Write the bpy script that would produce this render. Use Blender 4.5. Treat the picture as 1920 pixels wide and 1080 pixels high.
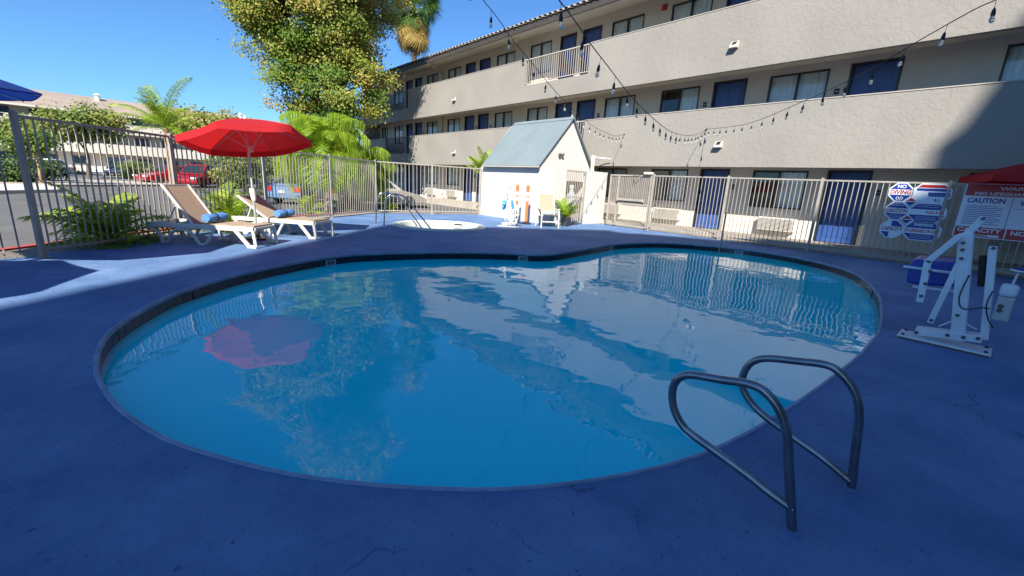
import bpy, math, random
import numpy as np
from mathutils import Vector, Matrix
from mathutils.geometry import tessellate_polygon
random.seed(7); rng = np.random.default_rng(11)
scene = bpy.context.scene
for o in list(bpy.data.objects): bpy.data.objects.remove(o)
COL = scene.collection
rad = math.radians

# ------------------------------------------------------------------ camera
FPX, CAMH, KH = 800.0, 1.385, 0.055            # focal length in photo pixels, eye height, horizon tilt
_th = math.atan(KH); _D = FPX*FPX/((540-(304+KH*720))*math.cos(_th))
_dn = Vector((-math.sin(_th)*_D/FPX, math.cos(_th)*_D/FPX, 1)).normalized()
_Z = -_dn
_Y = Vector(((240-960)/FPX, (304-540)/FPX, 1)); _Y = (_Y-_Z*_Y.dot(_Z)).normalized()
_X = _Y.cross(_Z)
ROT = Matrix((_X, _Y, _Z)); CAM = Vector((0, 0, CAMH))
cd = bpy.data.cameras.new('camera'); cam = bpy.data.objects.new('camera', cd); COL.objects.link(cam)
cd.sensor_width = 36; cd.lens = 36*FPX/1920; cd.clip_start = .05; cd.clip_end = 2000
m4 = Matrix((ROT.col[0], -ROT.col[1], -ROT.col[2])).transposed().to_4x4(); m4.translation = CAM
cam.matrix_world = m4; scene.camera = cam

# ------------------------------------------------------------------ light
SUN_EL, SUN_AZ = rad(36.8), rad(42.2)            # light travels toward +x +y
w = bpy.data.worlds.new('World'); scene.world = w; w.use_nodes = True
nt = w.node_tree; bg = nt.nodes['Background']
sky = nt.nodes.new('ShaderNodeTexSky'); sky.sky_type = 'NISHITA'; sky.sun_disc = False
sky.sun_elevation = SUN_EL; sky.sun_rotation = math.atan2(-math.cos(SUN_AZ), -math.sin(SUN_AZ))
sky.air_density = 1.0; sky.dust_density = .35; sky.ozone_density = 3.0; sky.altitude = 0
tint = nt.nodes.new('ShaderNodeMixRGB'); tint.blend_type = 'MULTIPLY'; tint.inputs[0].default_value = 1; tint.inputs[2].default_value = (.42, .69, .96, 1)
nt.links.new(sky.outputs[0], tint.inputs[1]); nt.links.new(tint.outputs[0], bg.inputs[0]); bg.inputs[1].default_value = .09
sd = bpy.data.lights.new('sun', 'SUN'); sd.energy = 5.0; sd.angle = rad(.53); sd.color = (1, .95, .87)
sun = bpy.data.objects.new('sun', sd); COL.objects.link(sun); sun.location = (-20, -16, 30)
LDIR = Vector((math.cos(SUN_AZ)*math.cos(SUN_EL), math.sin(SUN_AZ)*math.cos(SUN_EL), -math.sin(SUN_EL)))
sun.rotation_euler = LDIR.to_track_quat('-Z', 'Y').to_euler()
vs = scene.view_settings; vs.view_transform = 'Standard'; vs.look = 'None'; vs.gamma = 1; vs.exposure = 1.03
scene.render.engine = 'CYCLES'
scene.cycles.max_bounces = 8; scene.cycles.transparent_max_bounces = 12; scene.cycles.caustics_reflective = False

# ------------------------------------------------------------------ photo pixel -> place
def ray(x, y): return ROT @ Vector(((x-960)/FPX, (y-540)/FPX, 1))
def atz(x, y, z=0.0):
    d = ray(x, y); return CAM + d*((z-CAMH)/d.z)
def atx(x, y, X):
    d = ray(x, y); return CAM + d*(X/d.x)
def atp(x, y, P, n):
    d = ray(x, y); n = Vector(n); return CAM + d*((Vector(P)-CAM).dot(n)/d.dot(n))
def atd(x, y, depth): return CAM + ray(x, y)*depth

# ------------------------------------------------------------------ materials
MATS = {}
def nodes(m): return m.node_tree.nodes, m.node_tree.links
def mat(name, col, rough=.6, metal=0, var=0, vscale=4, bump=0, bscale=40, spec=.5, col2=None, detail=4, stretch=None, coat=0):
    m = bpy.data.materials.new(name); m.use_nodes = True; N, L = nodes(m); b = N['Principled BSDF']
    b.inputs['Base Color'].default_value = (*col, 1); b.inputs['Roughness'].default_value = rough
    b.inputs['Metallic'].default_value = metal; b.inputs['Specular IOR Level'].default_value = spec
    b.inputs['Coat Weight'].default_value = coat
    tc = N.new('ShaderNodeTexCoord'); src = tc.outputs['Object']
    if stretch:
        mp = N.new('ShaderNodeMapping'); mp.inputs['Scale'].default_value = stretch; L.new(src, mp.inputs[0]); src = mp.outputs[0]
    if var or col2:
        n = N.new('ShaderNodeTexNoise'); n.inputs['Scale'].default_value = vscale; n.inputs['Detail'].default_value = detail
        L.new(src, n.inputs['Vector'])
        r = N.new('ShaderNodeValToRGB'); r.color_ramp.elements[0].position = .32; r.color_ramp.elements[1].position = .68
        c2 = col2 or tuple(min(1, c*(1+var)) for c in col); c1 = col if col2 else tuple(c*(1-var) for c in col)
        r.color_ramp.elements[0].color = (*c1, 1); r.color_ramp.elements[1].color = (*c2, 1)
        L.new(n.outputs['Fac'], r.inputs[0]); L.new(r.outputs[0], b.inputs['Base Color'])
    if bump:
        n = N.new('ShaderNodeTexNoise'); n.inputs['Scale'].default_value = bscale; n.inputs['Detail'].default_value = 5
        L.new(src, n.inputs['Vector'])
        bm = N.new('ShaderNodeBump'); bm.inputs['Strength'].default_value = bump; bm.inputs['Distance'].default_value = .02
        L.new(n.outputs['Fac'], bm.inputs['Height']); L.new(bm.outputs[0], b.inputs['Normal'])
    MATS[name] = m; return m

mat('coping', (.24, .30, .42), .7, var=.2, vscale=6, bump=.3, bscale=60)
mat('plaster', (.10, .84, 1.0), .7, var=.05, vscale=1.5)
mat('pool_tile', (.009, .014, .028), .25, var=.3, vscale=8)
mat('marker_tile', (.30, .34, .37), .3)
mat('marker_ink', (.02, .02, .03), .5)
mat('fence', (.34, .305, .26), .55, var=.12, vscale=5, bump=.1, bscale=90)
mat('wall_floor1', (.60, .555, .48), .9, var=.05, vscale=2, bump=.25, bscale=30)
mat('trim', (.42, .37, .31), .8, var=.05)
mat('hut_white', (.52, .51, .485), .9, var=.03, vscale=2, bump=.2, bscale=25)
mat('hut_roof', (.225, .275, .29), .5, .2, var=.06, vscale=1.2, bump=.03, bscale=20)
mat('door_blue', (.035, .085, .27), .4, var=.1, vscale=2, bump=.04, bscale=60)
mat('bronze', (.035, .03, .028), .4, .3)
mat('curtain', (.82, .83, .80), .9, var=.06, vscale=3)
mat('room_dark', (.05, .05, .055), .9)
mat('ac_white', (.62, .58, .50), .5, var=.05)
mat('ac_dark', (.16, .15, .13), .6)
mat('roof_tile', (.25, .22, .20), .8, var=.25, vscale=3, bump=.3, bscale=30)
mat('fascia', (.055, .048, .043), .6, var=.15)
mat('soffit', (.62, .57, .48), .9, var=.04)
mat('white_plastic', (.66, .64, .57), .4, var=.03, vscale=3)
mat('powder_white', (.70, .72, .74), .35, var=.05, vscale=5)
mat('rust', (.20, .10, .05), .9, var=.3, vscale=30)
mat('sling', (.37, .285, .20), .8, var=.08, vscale=30, bump=.3, bscale=250)
mat('towel_blue', (.10, .27, .66), .95, var=.15, vscale=10, bump=.8, bscale=160)
mat('towel_pale', (.50, .66, .78), .95, var=.1, vscale=10, bump=.6, bscale=160)
mat('canopy_red', (.54, .017, .026), .8, var=.08, vscale=3, bump=.15, bscale=12)
mat('canopy_blue', (.008, .045, .25), .8, var=.1, vscale=3)
mat('pole_grey', (.50, .50, .50), .35, .6)
mat('chrome', (.62, .62, .62), .15, 1.0)
mat('rail_bronze', (.25, .255, .27), .26, .85, var=.2, vscale=12, bump=.05, bscale=60)
mat('seat_blue', (.012, .045, .33), .35, var=.08)
mat('rubber', (.012, .012, .012), .6)
mat('bolt', (.10, .10, .11), .4, .8)
mat('box_grey', (.45, .45, .42), .45)
mat('orange', (.85, .16, .035), .5, var=.06)
mat('reflect', (.80, .80, .78), .3)
mat('pot', (.045, .05, .055), .5)
mat('soil', (.05, .035, .025), .95, var=.3, vscale=20)
mat('sign_white', (.72, .76, .80), .4)
mat('sign_blue', (.012, .035, .25), .4)
mat('sign_red', (.42, .02, .02), .4)
mat('wire', (.012, .012, .012), .5)
mat('asphalt', (.12, .116, .112), .95, var=.16, vscale=.7, bump=.4, bscale=60)
mat('street', (.15, .145, .14), .95, var=.12, vscale=.4, bump=.3, bscale=40)
mat('concrete', (.42, .37, .30), .9, var=.12, vscale=1.5, bump=.3, bscale=40)
mat('gravel', (.34, .28, .22), .95, var=.4, vscale=25, bump=1, bscale=50)
mat('red_paint', (.42, .06, .05), .8, var=.25, vscale=8)
mat('kerb', (.55, .52, .46), .85, var=.12, vscale=4)
mat('bark', (.12, .085, .06), .95, var=.35, vscale=6, bump=1, bscale=20)
mat('bark_tan', (.32, .22, .14), .95, var=.3, vscale=8, bump=.8, bscale=25)
mat('far_roof', (.30, .235, .19), .9, var=.12, vscale=.8)
mat('far_wall', (.54, .50, .42), .9, var=.05)
mat('far_tan', (.42, .31, .20), .9, var=.08)
mat('far_glass', (.05, .08, .12), .1)
mat('car_red', (.36, .010, .017), .25, .2, coat=.6)
mat('car_silver', (.22, .34, .48), .3, .6, coat=.5)
mat('car_grey', (.33, .31, .28), .35, .5, coat=.4)
mat('car_white', (.70, .70, .70), .3, coat=.5)
mat('car_navy', (.02, .03, .09), .3, .3, coat=.5)
mat('car_glass', (.02, .03, .035), .05)
mat('tyre', (.02, .02, .02), .8)
mat('rim', (.45, .45, .46), .3, .8)
mat('tail_red', (.55, .02, .02), .2)
mat('head_clear', (.75, .75, .72), .15)
mat('pipe_red', (.45, .08, .05), .5)
mat('tank', (.35, .38, .42), .4, var=.2)
mat('spa_tile', (.66, .68, .62), .35, var=.06, vscale=12)
mat('spa_plaster', (.60, .74, .70), .6, var=.05)

def mk_stucco():                                # knock-down stucco: flat patches with torn edges
    m = bpy.data.materials.new('stucco'); m.use_nodes = True; N, L = nodes(m); b = N['Principled BSDF']
    b.inputs['Roughness'].default_value = .92; b.inputs['Specular IOR Level'].default_value = .2
    tc = N.new('ShaderNodeTexCoord')
    n = N.new('ShaderNodeTexNoise'); n.inputs['Scale'].default_value = 7.5; n.inputs['Detail'].default_value = 8; n.inputs['Roughness'].default_value = .66; n.inputs['Distortion'].default_value = .5
    L.new(tc.outputs['Object'], n.inputs['Vector'])
    r = N.new('ShaderNodeValToRGB'); r.color_ramp.elements[0].position = .45; r.color_ramp.elements[1].position = .53
    L.new(n.outputs['Fac'], r.inputs[0])
    bm = N.new('ShaderNodeBump'); bm.inputs['Strength'].default_value = .36; bm.inputs['Distance'].default_value = .010
    L.new(r.outputs[0], bm.inputs['Height'])
    n2 = N.new('ShaderNodeTexNoise'); n2.inputs['Scale'].default_value = .5; n2.inputs['Detail'].default_value = 3; L.new(tc.outputs['Object'], n2.inputs['Vector'])
    r2 = N.new('ShaderNodeValToRGB'); r2.color_ramp.elements[0].position = .3; r2.color_ramp.elements[1].position = .7
    r2.color_ramp.elements[0].color = (.268, .248, .219, 1); r2.color_ramp.elements[1].color = (.312, .289, .255, 1)
    L.new(n2.outputs['Fac'], r2.inputs[0]); L.new(r2.outputs[0], b.inputs['Base Color']); L.new(bm.outputs[0], b.inputs['Normal'])
    MATS['stucco'] = m
mk_stucco()

def mk_deck():                                  # worn blue deck paint on trowelled concrete, stains and hairline cracks
    m = bpy.data.materials.new('deck_paint'); m.use_nodes = True; N, L = nodes(m); b = N['Principled BSDF']
    b.inputs['Roughness'].default_value = .72; b.inputs['Specular IOR Level'].default_value = .25
    tc = N.new('ShaderNodeTexCoord')
    def noise(s, d=5, r=.55):
        n = N.new('ShaderNodeTexNoise'); n.inputs['Scale'].default_value = s; n.inputs['Detail'].default_value = d; n.inputs['Roughness'].default_value = r
        L.new(tc.outputs['Object'], n.inputs['Vector']); return n
    def ramp(src, p0, p1, c0, c1):
        r = N.new('ShaderNodeValToRGB'); e = r.color_ramp.elements; e[0].position = p0; e[1].position = p1; e[0].color = c0; e[1].color = c1
        L.new(src, r.inputs[0]); return r
    base = ramp(noise(.9, 8, .68).outputs['Fac'], .34, .66, (.068, .152, .31, 1), (.175, .275, .465, 1))
    dirt = ramp(noise(2.6, 8, .7).outputs['Fac'], .5, .72, (0, 0, 0, 1), (1, 1, 1, 1))
    mx = N.new('ShaderNodeMixRGB'); mx.inputs[2].default_value = (.12, .19, .34, 1); L.new(base.outputs[0], mx.inputs[1])
    mul = N.new('ShaderNodeMath'); mul.operation = 'MULTIPLY'; mul.inputs[1].default_value = .8; L.new(dirt.outputs[0], mul.inputs[0]); L.new(mul.outputs[0], mx.inputs[0])
    spot = ramp(noise(19, 4, .6).outputs['Fac'], .66, .71, (0, 0, 0, 1), (1, 1, 1, 1))
    mx2 = N.new('ShaderNodeMixRGB'); mx2.inputs[2].default_value = (.06, .085, .17, 1); L.new(mx.outputs[0], mx2.inputs[1])
    ms = N.new('ShaderNodeMath'); ms.operation = 'MULTIPLY'; ms.inputs[1].default_value = .75; L.new(spot.outputs[0], ms.inputs[0]); L.new(ms.outputs[0], mx2.inputs[0])
    v = N.new('ShaderNodeTexVoronoi'); v.feature = 'DISTANCE_TO_EDGE'; v.inputs['Scale'].default_value = .38
    wn = noise(1.7, 6, .6); va = N.new('ShaderNodeVectorMath'); va.operation = 'MULTIPLY_ADD'; va.inputs[1].default_value = (.7, .7, .7)
    L.new(wn.outputs['Color'], va.inputs[0]); L.new(tc.outputs['Object'], va.inputs[2]); L.new(va.outputs[0], v.inputs['Vector'])
    cr = ramp(v.outputs['Distance'], .0006, .0022, (1, 1, 1, 1), (0, 0, 0, 1))
    gate = ramp(noise(.8, 2).outputs['Fac'], .54, .6, (0, 0, 0, 1), (1, 1, 1, 1))
    cm = N.new('ShaderNodeMath'); cm.operation = 'MULTIPLY'; L.new(cr.outputs[0], cm.inputs[0]); L.new(gate.outputs[0], cm.inputs[1])
    mx3 = N.new('ShaderNodeMixRGB'); mx3.inputs[2].default_value = (.05, .085, .18, 1); L.new(mx2.outputs[0], mx3.inputs[1]); L.new(cm.outputs[0], mx3.inputs[0])
    L.new(mx3.outputs[0], b.inputs['Base Color'])
    n5 = noise(30, 6, .65); bm = N.new('ShaderNodeBump'); bm.inputs['Strength'].default_value = .7; bm.inputs['Distance'].default_value = .02
    L.new(n5.outputs['Fac'], bm.inputs['Height'])
    bm2 = N.new('ShaderNodeBump'); bm2.inputs['Strength'].default_value = .6; bm2.inputs['Distance'].default_value = .01; bm2.invert = True
    sp = N.new('ShaderNodeMath'); sp.operation = 'ADD'; L.new(spot.outputs[0], sp.inputs[0]); L.new(cm.outputs[0], sp.inputs[1])
    L.new(sp.outputs[0], bm2.inputs['Height']); L.new(bm.outputs[0], bm2.inputs['Normal']); L.new(bm2.outputs[0], b.inputs['Normal'])
    MATS['deck_paint'] = m
mk_deck()

def same_fresnel(N, L, fr, ior):                # thin sheet: the same reflectance from either side
    ge = N.new('ShaderNodeNewGeometry'); mr = N.new('ShaderNodeMapRange'); mr.inputs['To Min'].default_value = ior; mr.inputs['To Max'].default_value = 1/ior
    L.new(ge.outputs['Backfacing'], mr.inputs['Value']); L.new(mr.outputs['Result'], fr.inputs['IOR'])
def mk_water(name, tint, s1, st, cloud=(.0, .90, 1.0)):
    m = bpy.data.materials.new(name); m.use_nodes = True; N, L = nodes(m); N.remove(N['Principled BSDF'])
    out = N['Material Output']; mix = N.new('ShaderNodeMixShader'); tr = N.new('ShaderNodeBsdfTransparent'); gl = N.new('ShaderNodeBsdfGlossy')
    tr.inputs[0].default_value = (*tint, 1); gl.inputs['Roughness'].default_value = .01
    fr = N.new('ShaderNodeFresnel'); same_fresnel(N, L, fr, 1.62)
    tc = N.new('ShaderNodeTexCoord'); prev = None
    for sc, dist, det in s1:
        mp = N.new('ShaderNodeMapping'); mp.inputs['Rotation'].default_value = (0, 0, rad(-42)); mp.inputs['Scale'].default_value = (1, 1.0, 1); L.new(tc.outputs['Object'], mp.inputs[0])
        n = N.new('ShaderNodeTexNoise'); n.inputs['Scale'].default_value = sc; n.inputs['Detail'].default_value = det; n.inputs['Roughness'].default_value = .45; L.new(mp.outputs[0], n.inputs['Vector'])
        b = N.new('ShaderNodeBump'); b.inputs['Strength'].default_value = 1; b.inputs['Distance'].default_value = dist; L.new(n.outputs['Fac'], b.inputs['Height'])
        if prev: L.new(prev.outputs[0], b.inputs['Normal'])
        prev = b
    L.new(prev.outputs[0], fr.inputs['Normal']); L.new(prev.outputs[0], gl.inputs['Normal'])
    body = N.new('ShaderNodeMixShader'); df = N.new('ShaderNodeBsdfDiffuse'); df.inputs[0].default_value = (*cloud, 1); body.inputs[0].default_value = st
    L.new(tr.outputs[0], body.inputs[1]); L.new(df.outputs[0], body.inputs[2])   # scattering in the water itself
    L.new(fr.outputs[0], mix.inputs[0]); L.new(body.outputs[0], mix.inputs[1]); L.new(gl.outputs[0], mix.inputs[2]); L.new(mix.outputs[0], out.inputs['Surface'])
    MATS[name] = m
mk_water('water', (.36, .99, 1.0), [(.8, .018, 2), (2.0, .004, 1), (4.2, .0026, 1)], .75)
mk_water('spa_water', (.86, .97, .96), [(5, .004, 2)], .15, (.7, .85, .82))

def mk_cloth(name, col, tr):
    m = MATS[name]; N, L = nodes(m); b = N['Principled BSDF']; t = N.new('ShaderNodeBsdfTranslucent'); t.inputs[0].default_value = (*tr, 1)
    mx = N.new('ShaderNodeMixShader'); mx.inputs[0].default_value = .42; L.new(b.outputs[0], mx.inputs[1]); L.new(t.outputs[0], mx.inputs[2]); L.new(mx.outputs[0], N['Material Output'].inputs['Surface'])
mk_cloth('canopy_red', 0, (.75, .02, .02)); mk_cloth('canopy_blue', 0, (.01, .06, .35))
def mk_glass():
    m = bpy.data.materials.new('pane'); m.use_nodes = True; N, L = nodes(m); N.remove(N['Principled BSDF'])
    mix = N.new('ShaderNodeMixShader'); tr = N.new('ShaderNodeBsdfTransparent'); gl = N.new('ShaderNodeBsdfGlossy'); fr = N.new('ShaderNodeFresnel')
    same_fresnel(N, L, fr, 1.55); gl.inputs['Roughness'].default_value = .02; tr.inputs[0].default_value = (.92, .95, .96, 1)
    L.new(fr.outputs[0], mix.inputs[0]); L.new(tr.outputs[0], mix.inputs[1]); L.new(gl.outputs[0], mix.inputs[2]); L.new(mix.outputs[0], N['Material Output'].inputs['Surface'])
    MATS['pane'] = m
    m = bpy.data.materials.new('bulb'); m.use_nodes = True; N, L = nodes(m); b = N['Principled BSDF']
    b.inputs['Base Color'].default_value = (.9, .88, .82, 1); b.inputs['Roughness'].default_value = .05; b.inputs['Transmission Weight'].default_value = .75; b.inputs['IOR'].default_value = 1.3
    MATS['bulb'] = m
mk_glass()

def mk_leaf(name, a, b_, trans=.35):             # colour per leaf from the mesh attribute 'tint'
    m = bpy.data.materials.new(name); m.use_nodes = True; N, L = nodes(m); b = N['Principled BSDF']
    at = N.new('ShaderNodeAttribute'); at.attribute_name = 'tint'
    r = N.new('ShaderNodeValToRGB'); e = r.color_ramp.elements; e[0].color = (*a, 1); e[1].color = (*b_[-1], 1)
    for i, c in enumerate(b_[:-1]):
        x = e.new((i+1)/len(b_)); x.color = (*c, 1)
    L.new(at.outputs['Fac'], r.inputs[0]); L.new(r.outputs[0], b.inputs['Base Color']); b.inputs['Roughness'].default_value = .5; b.inputs['Specular IOR Level'].default_value = .3
    t = N.new('ShaderNodeBsdfTranslucent'); L.new(r.outputs[0], t.inputs[0])
    mx = N.new('ShaderNodeMixShader'); mx.inputs[0].default_value = trans
    L.new(b.outputs[0], mx.inputs[1]); L.new(t.outputs[0], mx.inputs[2]); L.new(mx.outputs[0], N['Material Output'].inputs['Surface'])
    MATS[name] = m
mk_leaf('leaf_autumn', (.05, .12, .02), [(.13, .23, .03), (.26, .31, .05), (.40, .35, .08), (.50, .30, .11)], .4)
mk_leaf('leaf_green', (.06, .12, .02), [(.13, .20, .04), (.24, .28, .06), (.36, .32, .11)], .4)
mk_leaf('leaf_hedge', (.035, .08, .022), [(.08, .14, .04), (.16, .22, .07)])
mk_leaf('palm_lime', (.09, .18, .015), [(.22, .38, .025), (.40, .50, .04), (.52, .48, .09)], .45)
mk_leaf('palm_green', (.035, .09, .02), [(.08, .18, .03), (.17, .26, .05)], .35)
mk_leaf('palm_dead', (.22, .14, .04), [(.42, .29, .08), (.55, .42, .14)], .4)

# ------------------------------------------------------------------ mesh helpers
class MB:
    def __init__(s): s.v = []; s.f = []
    def add(s, vs, fs):
        o = len(s.v); s.v += [tuple(v) for v in vs]; s.f += [tuple(i+o for i in q) for q in fs]; return s
    def box(s, p0, p1):
        (a, b, c), (d, e, f) = p0, p1
        a, d = min(a, d), max(a, d); b, e = min(b, e), max(b, e); c, f = min(c, f), max(c, f)
        return s.add([(a,b,c),(d,b,c),(d,e,c),(a,e,c),(a,b,f),(d,b,f),(d,e,f),(a,e,f)], [(0,3,2,1),(4,5,6,7),(0,1,5,4),(1,2,6,5),(2,3,7,6),(3,0,4,7)])
    def beam(s, p, q, w, h, up=(0,0,1)):
        p, q = Vector(p), Vector(q); d = (q-p).normalized(); u = Vector(up); x = d.cross(u)
        if x.length < 1e-4: x = d.cross(Vector((0, 1, 0)))
        x.normalize(); u = x.cross(d).normalized(); x = x*w/2; u = u*h/2
        return s.add([p-x-u, p+x-u, p+x+u, p-x+u, q-x-u, q+x-u, q+x+u, q-x+u], [(0,1,2,3),(7,6,5,4),(0,4,5,1),(1,5,6,2),(2,6,7,3),(3,7,4,0)])
    def tube(s, pts, r, n=8, caps=True):
        pts = [Vector(p) for p in pts]; k = len(pts); rr = r if isinstance(r, (list, tuple)) else [r]*k
        t0 = (pts[1]-pts[0]).normalized(); u = t0.cross(Vector((0, 0, 1)))
        if u.length < 1e-3: u = t0.cross(Vector((0, 1, 0)))
        u.normalize(); vs = []
        for i in range(k):
            t = (pts[min(i+1, k-1)]-pts[max(i-1, 0)]).normalized(); u = (u-t*u.dot(t)).normalized(); v = t.cross(u)
            for j in range(n):
                a = 2*math.pi*j/n; vs.append(pts[i]+(u*math.cos(a)+v*math.sin(a))*rr[i])
        fs = [(i*n+j, i*n+(j+1) % n, (i+1)*n+(j+1) % n, (i+1)*n+j) for i in range(k-1) for j in range(n)]
        if caps: fs += [tuple(reversed(range(n))), tuple((k-1)*n+j for j in range(n))]
        return s.add(vs, fs)
    def lathe(s, c, prof, n=16, axis=None):
        c = Vector(c); M = axis or Matrix.Identity(3); k = len(prof); vs = []
        for r, z in prof:
            for j in range(n):
                a = 2*math.pi*j/n; vs.append(c+M @ Vector((r*math.cos(a), r*math.sin(a), z)))
        fs = [(i*n+j, i*n+(j+1) % n, (i+1)*n+(j+1) % n, (i+1)*n+j) for i in range(k-1) for j in range(n)]
        return s.add(vs, fs+[tuple(reversed(range(n))), tuple((k-1)*n+j for j in range(n))])
    def prism(s, poly, ext):
        ext = Vector(ext); P = [Vector(p) for p in poly]; n = len(P)
        return s.add(P+[p+ext for p in P], [tuple(reversed(range(n))), tuple(range(n, 2*n))]+[(i, (i+1) % n, n+(i+1) % n, n+i) for i in range(n)])
def wloc(o):
    v = Vector((0, 0, 0))
    while o: v = v+o.location; o = o.parent
    return v
def obj(name, mb, mt, parent=None, smooth=False, kind=None):
    me = bpy.data.meshes.new(name); off = wloc(parent)
    me.from_pydata([(a-off.x, b-off.y, c-off.z) for a, b, c in mb.v], [], mb.f); me.validate()
    me.materials.append(MATS[mt] if isinstance(mt, str) else mt)
    if smooth:
        me.shade_smooth()
        try: me.set_sharp_from_angle(angle=rad(38))
        except Exception: pass
    o = bpy.data.objects.new(name, me); COL.objects.link(o); o.parent = parent
    if kind: o['kind'] = kind
    return o
def bevel(o, wd, seg=2):
    md = o.modifiers.new('bevel', 'BEVEL'); md.width = wd; md.segments = seg; md.limit_method = 'ANGLE'; return o
def tag(o, label, cat, group=None):
    o['label'] = label; o['category'] = cat
    if group: o['group'] = group
    return o
def thing(name, label, cat, loc=(0, 0, 0), group=None):
    o = bpy.data.objects.new(name, None); o.empty_display_size = .2; COL.objects.link(o); o.location = loc; return tag(o, label, cat, group)
def inst(name, me, parent, loc, rz=0, scale=None, rot=None):
    o = bpy.data.objects.new(name, me); COL.objects.link(o); o.parent = parent; o.location = Vector(loc)-wloc(parent)
    o.rotation_euler = rot or (0, 0, rz)
    if scale: o.scale = scale
    return o
def copy_tree(o, parent=None):
    c = o.copy(); COL.objects.link(c); c.parent = parent
    for ch in list(o.children): copy_tree(ch, c)
    return c
def fillet(pts, r, n=6):
    pts = [Vector(p) for p in pts]; out = [pts[0]]
    for i in range(1, len(pts)-1):
        a, b, c = pts[i-1], pts[i], pts[i+1]; d1, d2 = (a-b), (c-b); k = min(r, d1.length*.49, d2.length*.49)
        p, q = b+d1.normalized()*k, b+d2.normalized()*k
        for j in range(n+1):
            t = j/n; out.append(p*(1-t)**2+b*2*t*(1-t)+q*t*t)
    return out+[pts[-1]]
def catmull(pts, n=6, closed=False):
    P = [Vector(p) for p in pts]; k = len(P); out = []
    for i in range(k if closed else k-1):
        p0, p1, p2, p3 = (P[(i+j) % k] for j in (-1, 0, 1, 2)) if closed else (P[max(i-1, 0)], P[i], P[i+1], P[min(i+2, k-1)])
        for j in range(n):
            t = j/n; out.append(.5*((2*p1)+(p2-p0)*t+(2*p0-5*p1+4*p2-p3)*t*t+(3*p1-p0-3*p2+p3)*t**3))
    if not closed: out.append(P[-1])
    return out
def sheet(name, loops, z, mt, kind='structure'):
    L3 = [[Vector((p[0], p[1], 0)) for p in lp] for lp in loops]; tr = tessellate_polygon(L3)
    vs = [(p.x, p.y, z) for lp in L3 for p in lp]; mb = MB(); fs = []
    for a, b, c in tr:
        A, B, C_ = Vector(vs[a]), Vector(vs[b]), Vector(vs[c])
        fs.append((a, b, c) if (B-A).cross(C_-A).z > 0 else (a, c, b))
    mb.add(vs, fs); return obj(name, mb, mt, kind=kind)
def text(name, body, size, mt, parent, origin, xdir, up, width=None, align='CENTER', squash=None):
    cu = bpy.data.curves.new('t', 'FONT'); cu.body = body; cu.size = size; cu.align_x = align; cu.align_y = 'CENTER'; cu.extrude = .0006; cu.resolution_u = 3; cu.offset = size*.03
    to = bpy.data.objects.new('t', cu); COL.objects.link(to); dg = bpy.context.evaluated_depsgraph_get()
    me = bpy.data.meshes.new_from_object(to.evaluated_get(dg)); bpy.data.objects.remove(to)
    xs = [v.co.x for v in me.vertices]; sx = width/(max(xs)-min(xs)) if width else 1
    x = Vector(xdir).normalized(); u = Vector(up).normalized(); n = x.cross(u); off = wloc(parent); o3 = Vector(origin)-off
    for v in me.vertices: v.co = o3+x*v.co.x*sx+u*v.co.y+n*v.co.z
    me.materials.clear(); me.materials.append(MATS[mt]); o = bpy.data.objects.new(name, me); COL.objects.link(o); o.parent = parent; return o
def leafmesh(name, c, nrm, L_, W_, tint, mt, parent):   # diamond leaves from numpy arrays
    n = len(c); t = rng.normal(size=(n, 3)); t -= nrm*(t*nrm).sum(1, keepdims=True); t /= np.linalg.norm(t, axis=1, keepdims=True); b = np.cross(nrm, t)
    L_ = np.broadcast_to(L_, (n,))[:, None]; W_ = np.broadcast_to(W_, (n,))[:, None]
    V = np.stack([c-t*L_*.5, c+b*W_*.5+nrm*W_*.12, c+t*L_*.5, c-b*W_*.5+nrm*W_*.12], 1).reshape(-1, 3)
    off = np.array(wloc(parent)); V = V-off
    me = bpy.data.meshes.new(name); me.vertices.add(4*n); me.vertices.foreach_set('co', V.astype('f').ravel())
    me.loops.add(4*n); me.loops.foreach_set('vertex_index', np.arange(4*n, dtype='i')); me.polygons.add(n)
    me.polygons.foreach_set('loop_start', np.arange(0, 4*n, 4, dtype='i')); me.update(calc_edges=True)
    at = me.attributes.new('tint', 'FLOAT', 'FACE'); at.data.foreach_set('value', np.clip(tint, 0, 1).astype('f'))
    me.materials.append(MATS[mt]); o = bpy.data.objects.new(name, me); COL.objects.link(o); o.parent = parent; return o

# ================================================================== SETTING
POOL_PX = [(221.7,760),(300,815),(393,849),(553,888),(760,911),(980,913),(1200,882),(1345,837),(1472,767),(1583,688),(1626,648),(1648,617),(1652,580),(1642,546),(1600,511),(1522,488),(1412,469),(1303,458),(1231,454.4),(1162,456.6),(1101,466),(1029,476.5),(956,474),(883,472),(810,472),(719,474),(646,478),(569,489),(458,511),(374,535),(319,554),(263,582),(216,613),(194,638),(184,666),(185.5,704)]
OUT = catmull([atz(*p) for p in POOL_PX], 5, True)
OUT = [(p.x, p.y) for p in OUT]
def resample(lp, step):
    P = np.array(lp+[lp[0]]); d = np.r_[0, np.cumsum(np.linalg.norm(np.diff(P, axis=0), axis=1))]; n = int(d[-1]/step)
    t = np.linspace(0, d[-1], n, endpoint=False); return [(float(np.interp(a, d, P[:, 0])), float(np.interp(a, d, P[:, 1]))) for a in t]
OUT = resample(OUT, .15)
a2 = sum(OUT[i][0]*OUT[(i+1) % len(OUT)][1]-OUT[(i+1) % len(OUT)][0]*OUT[i][1] for i in range(len(OUT)))
if a2 < 0: OUT = OUT[::-1]
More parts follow.
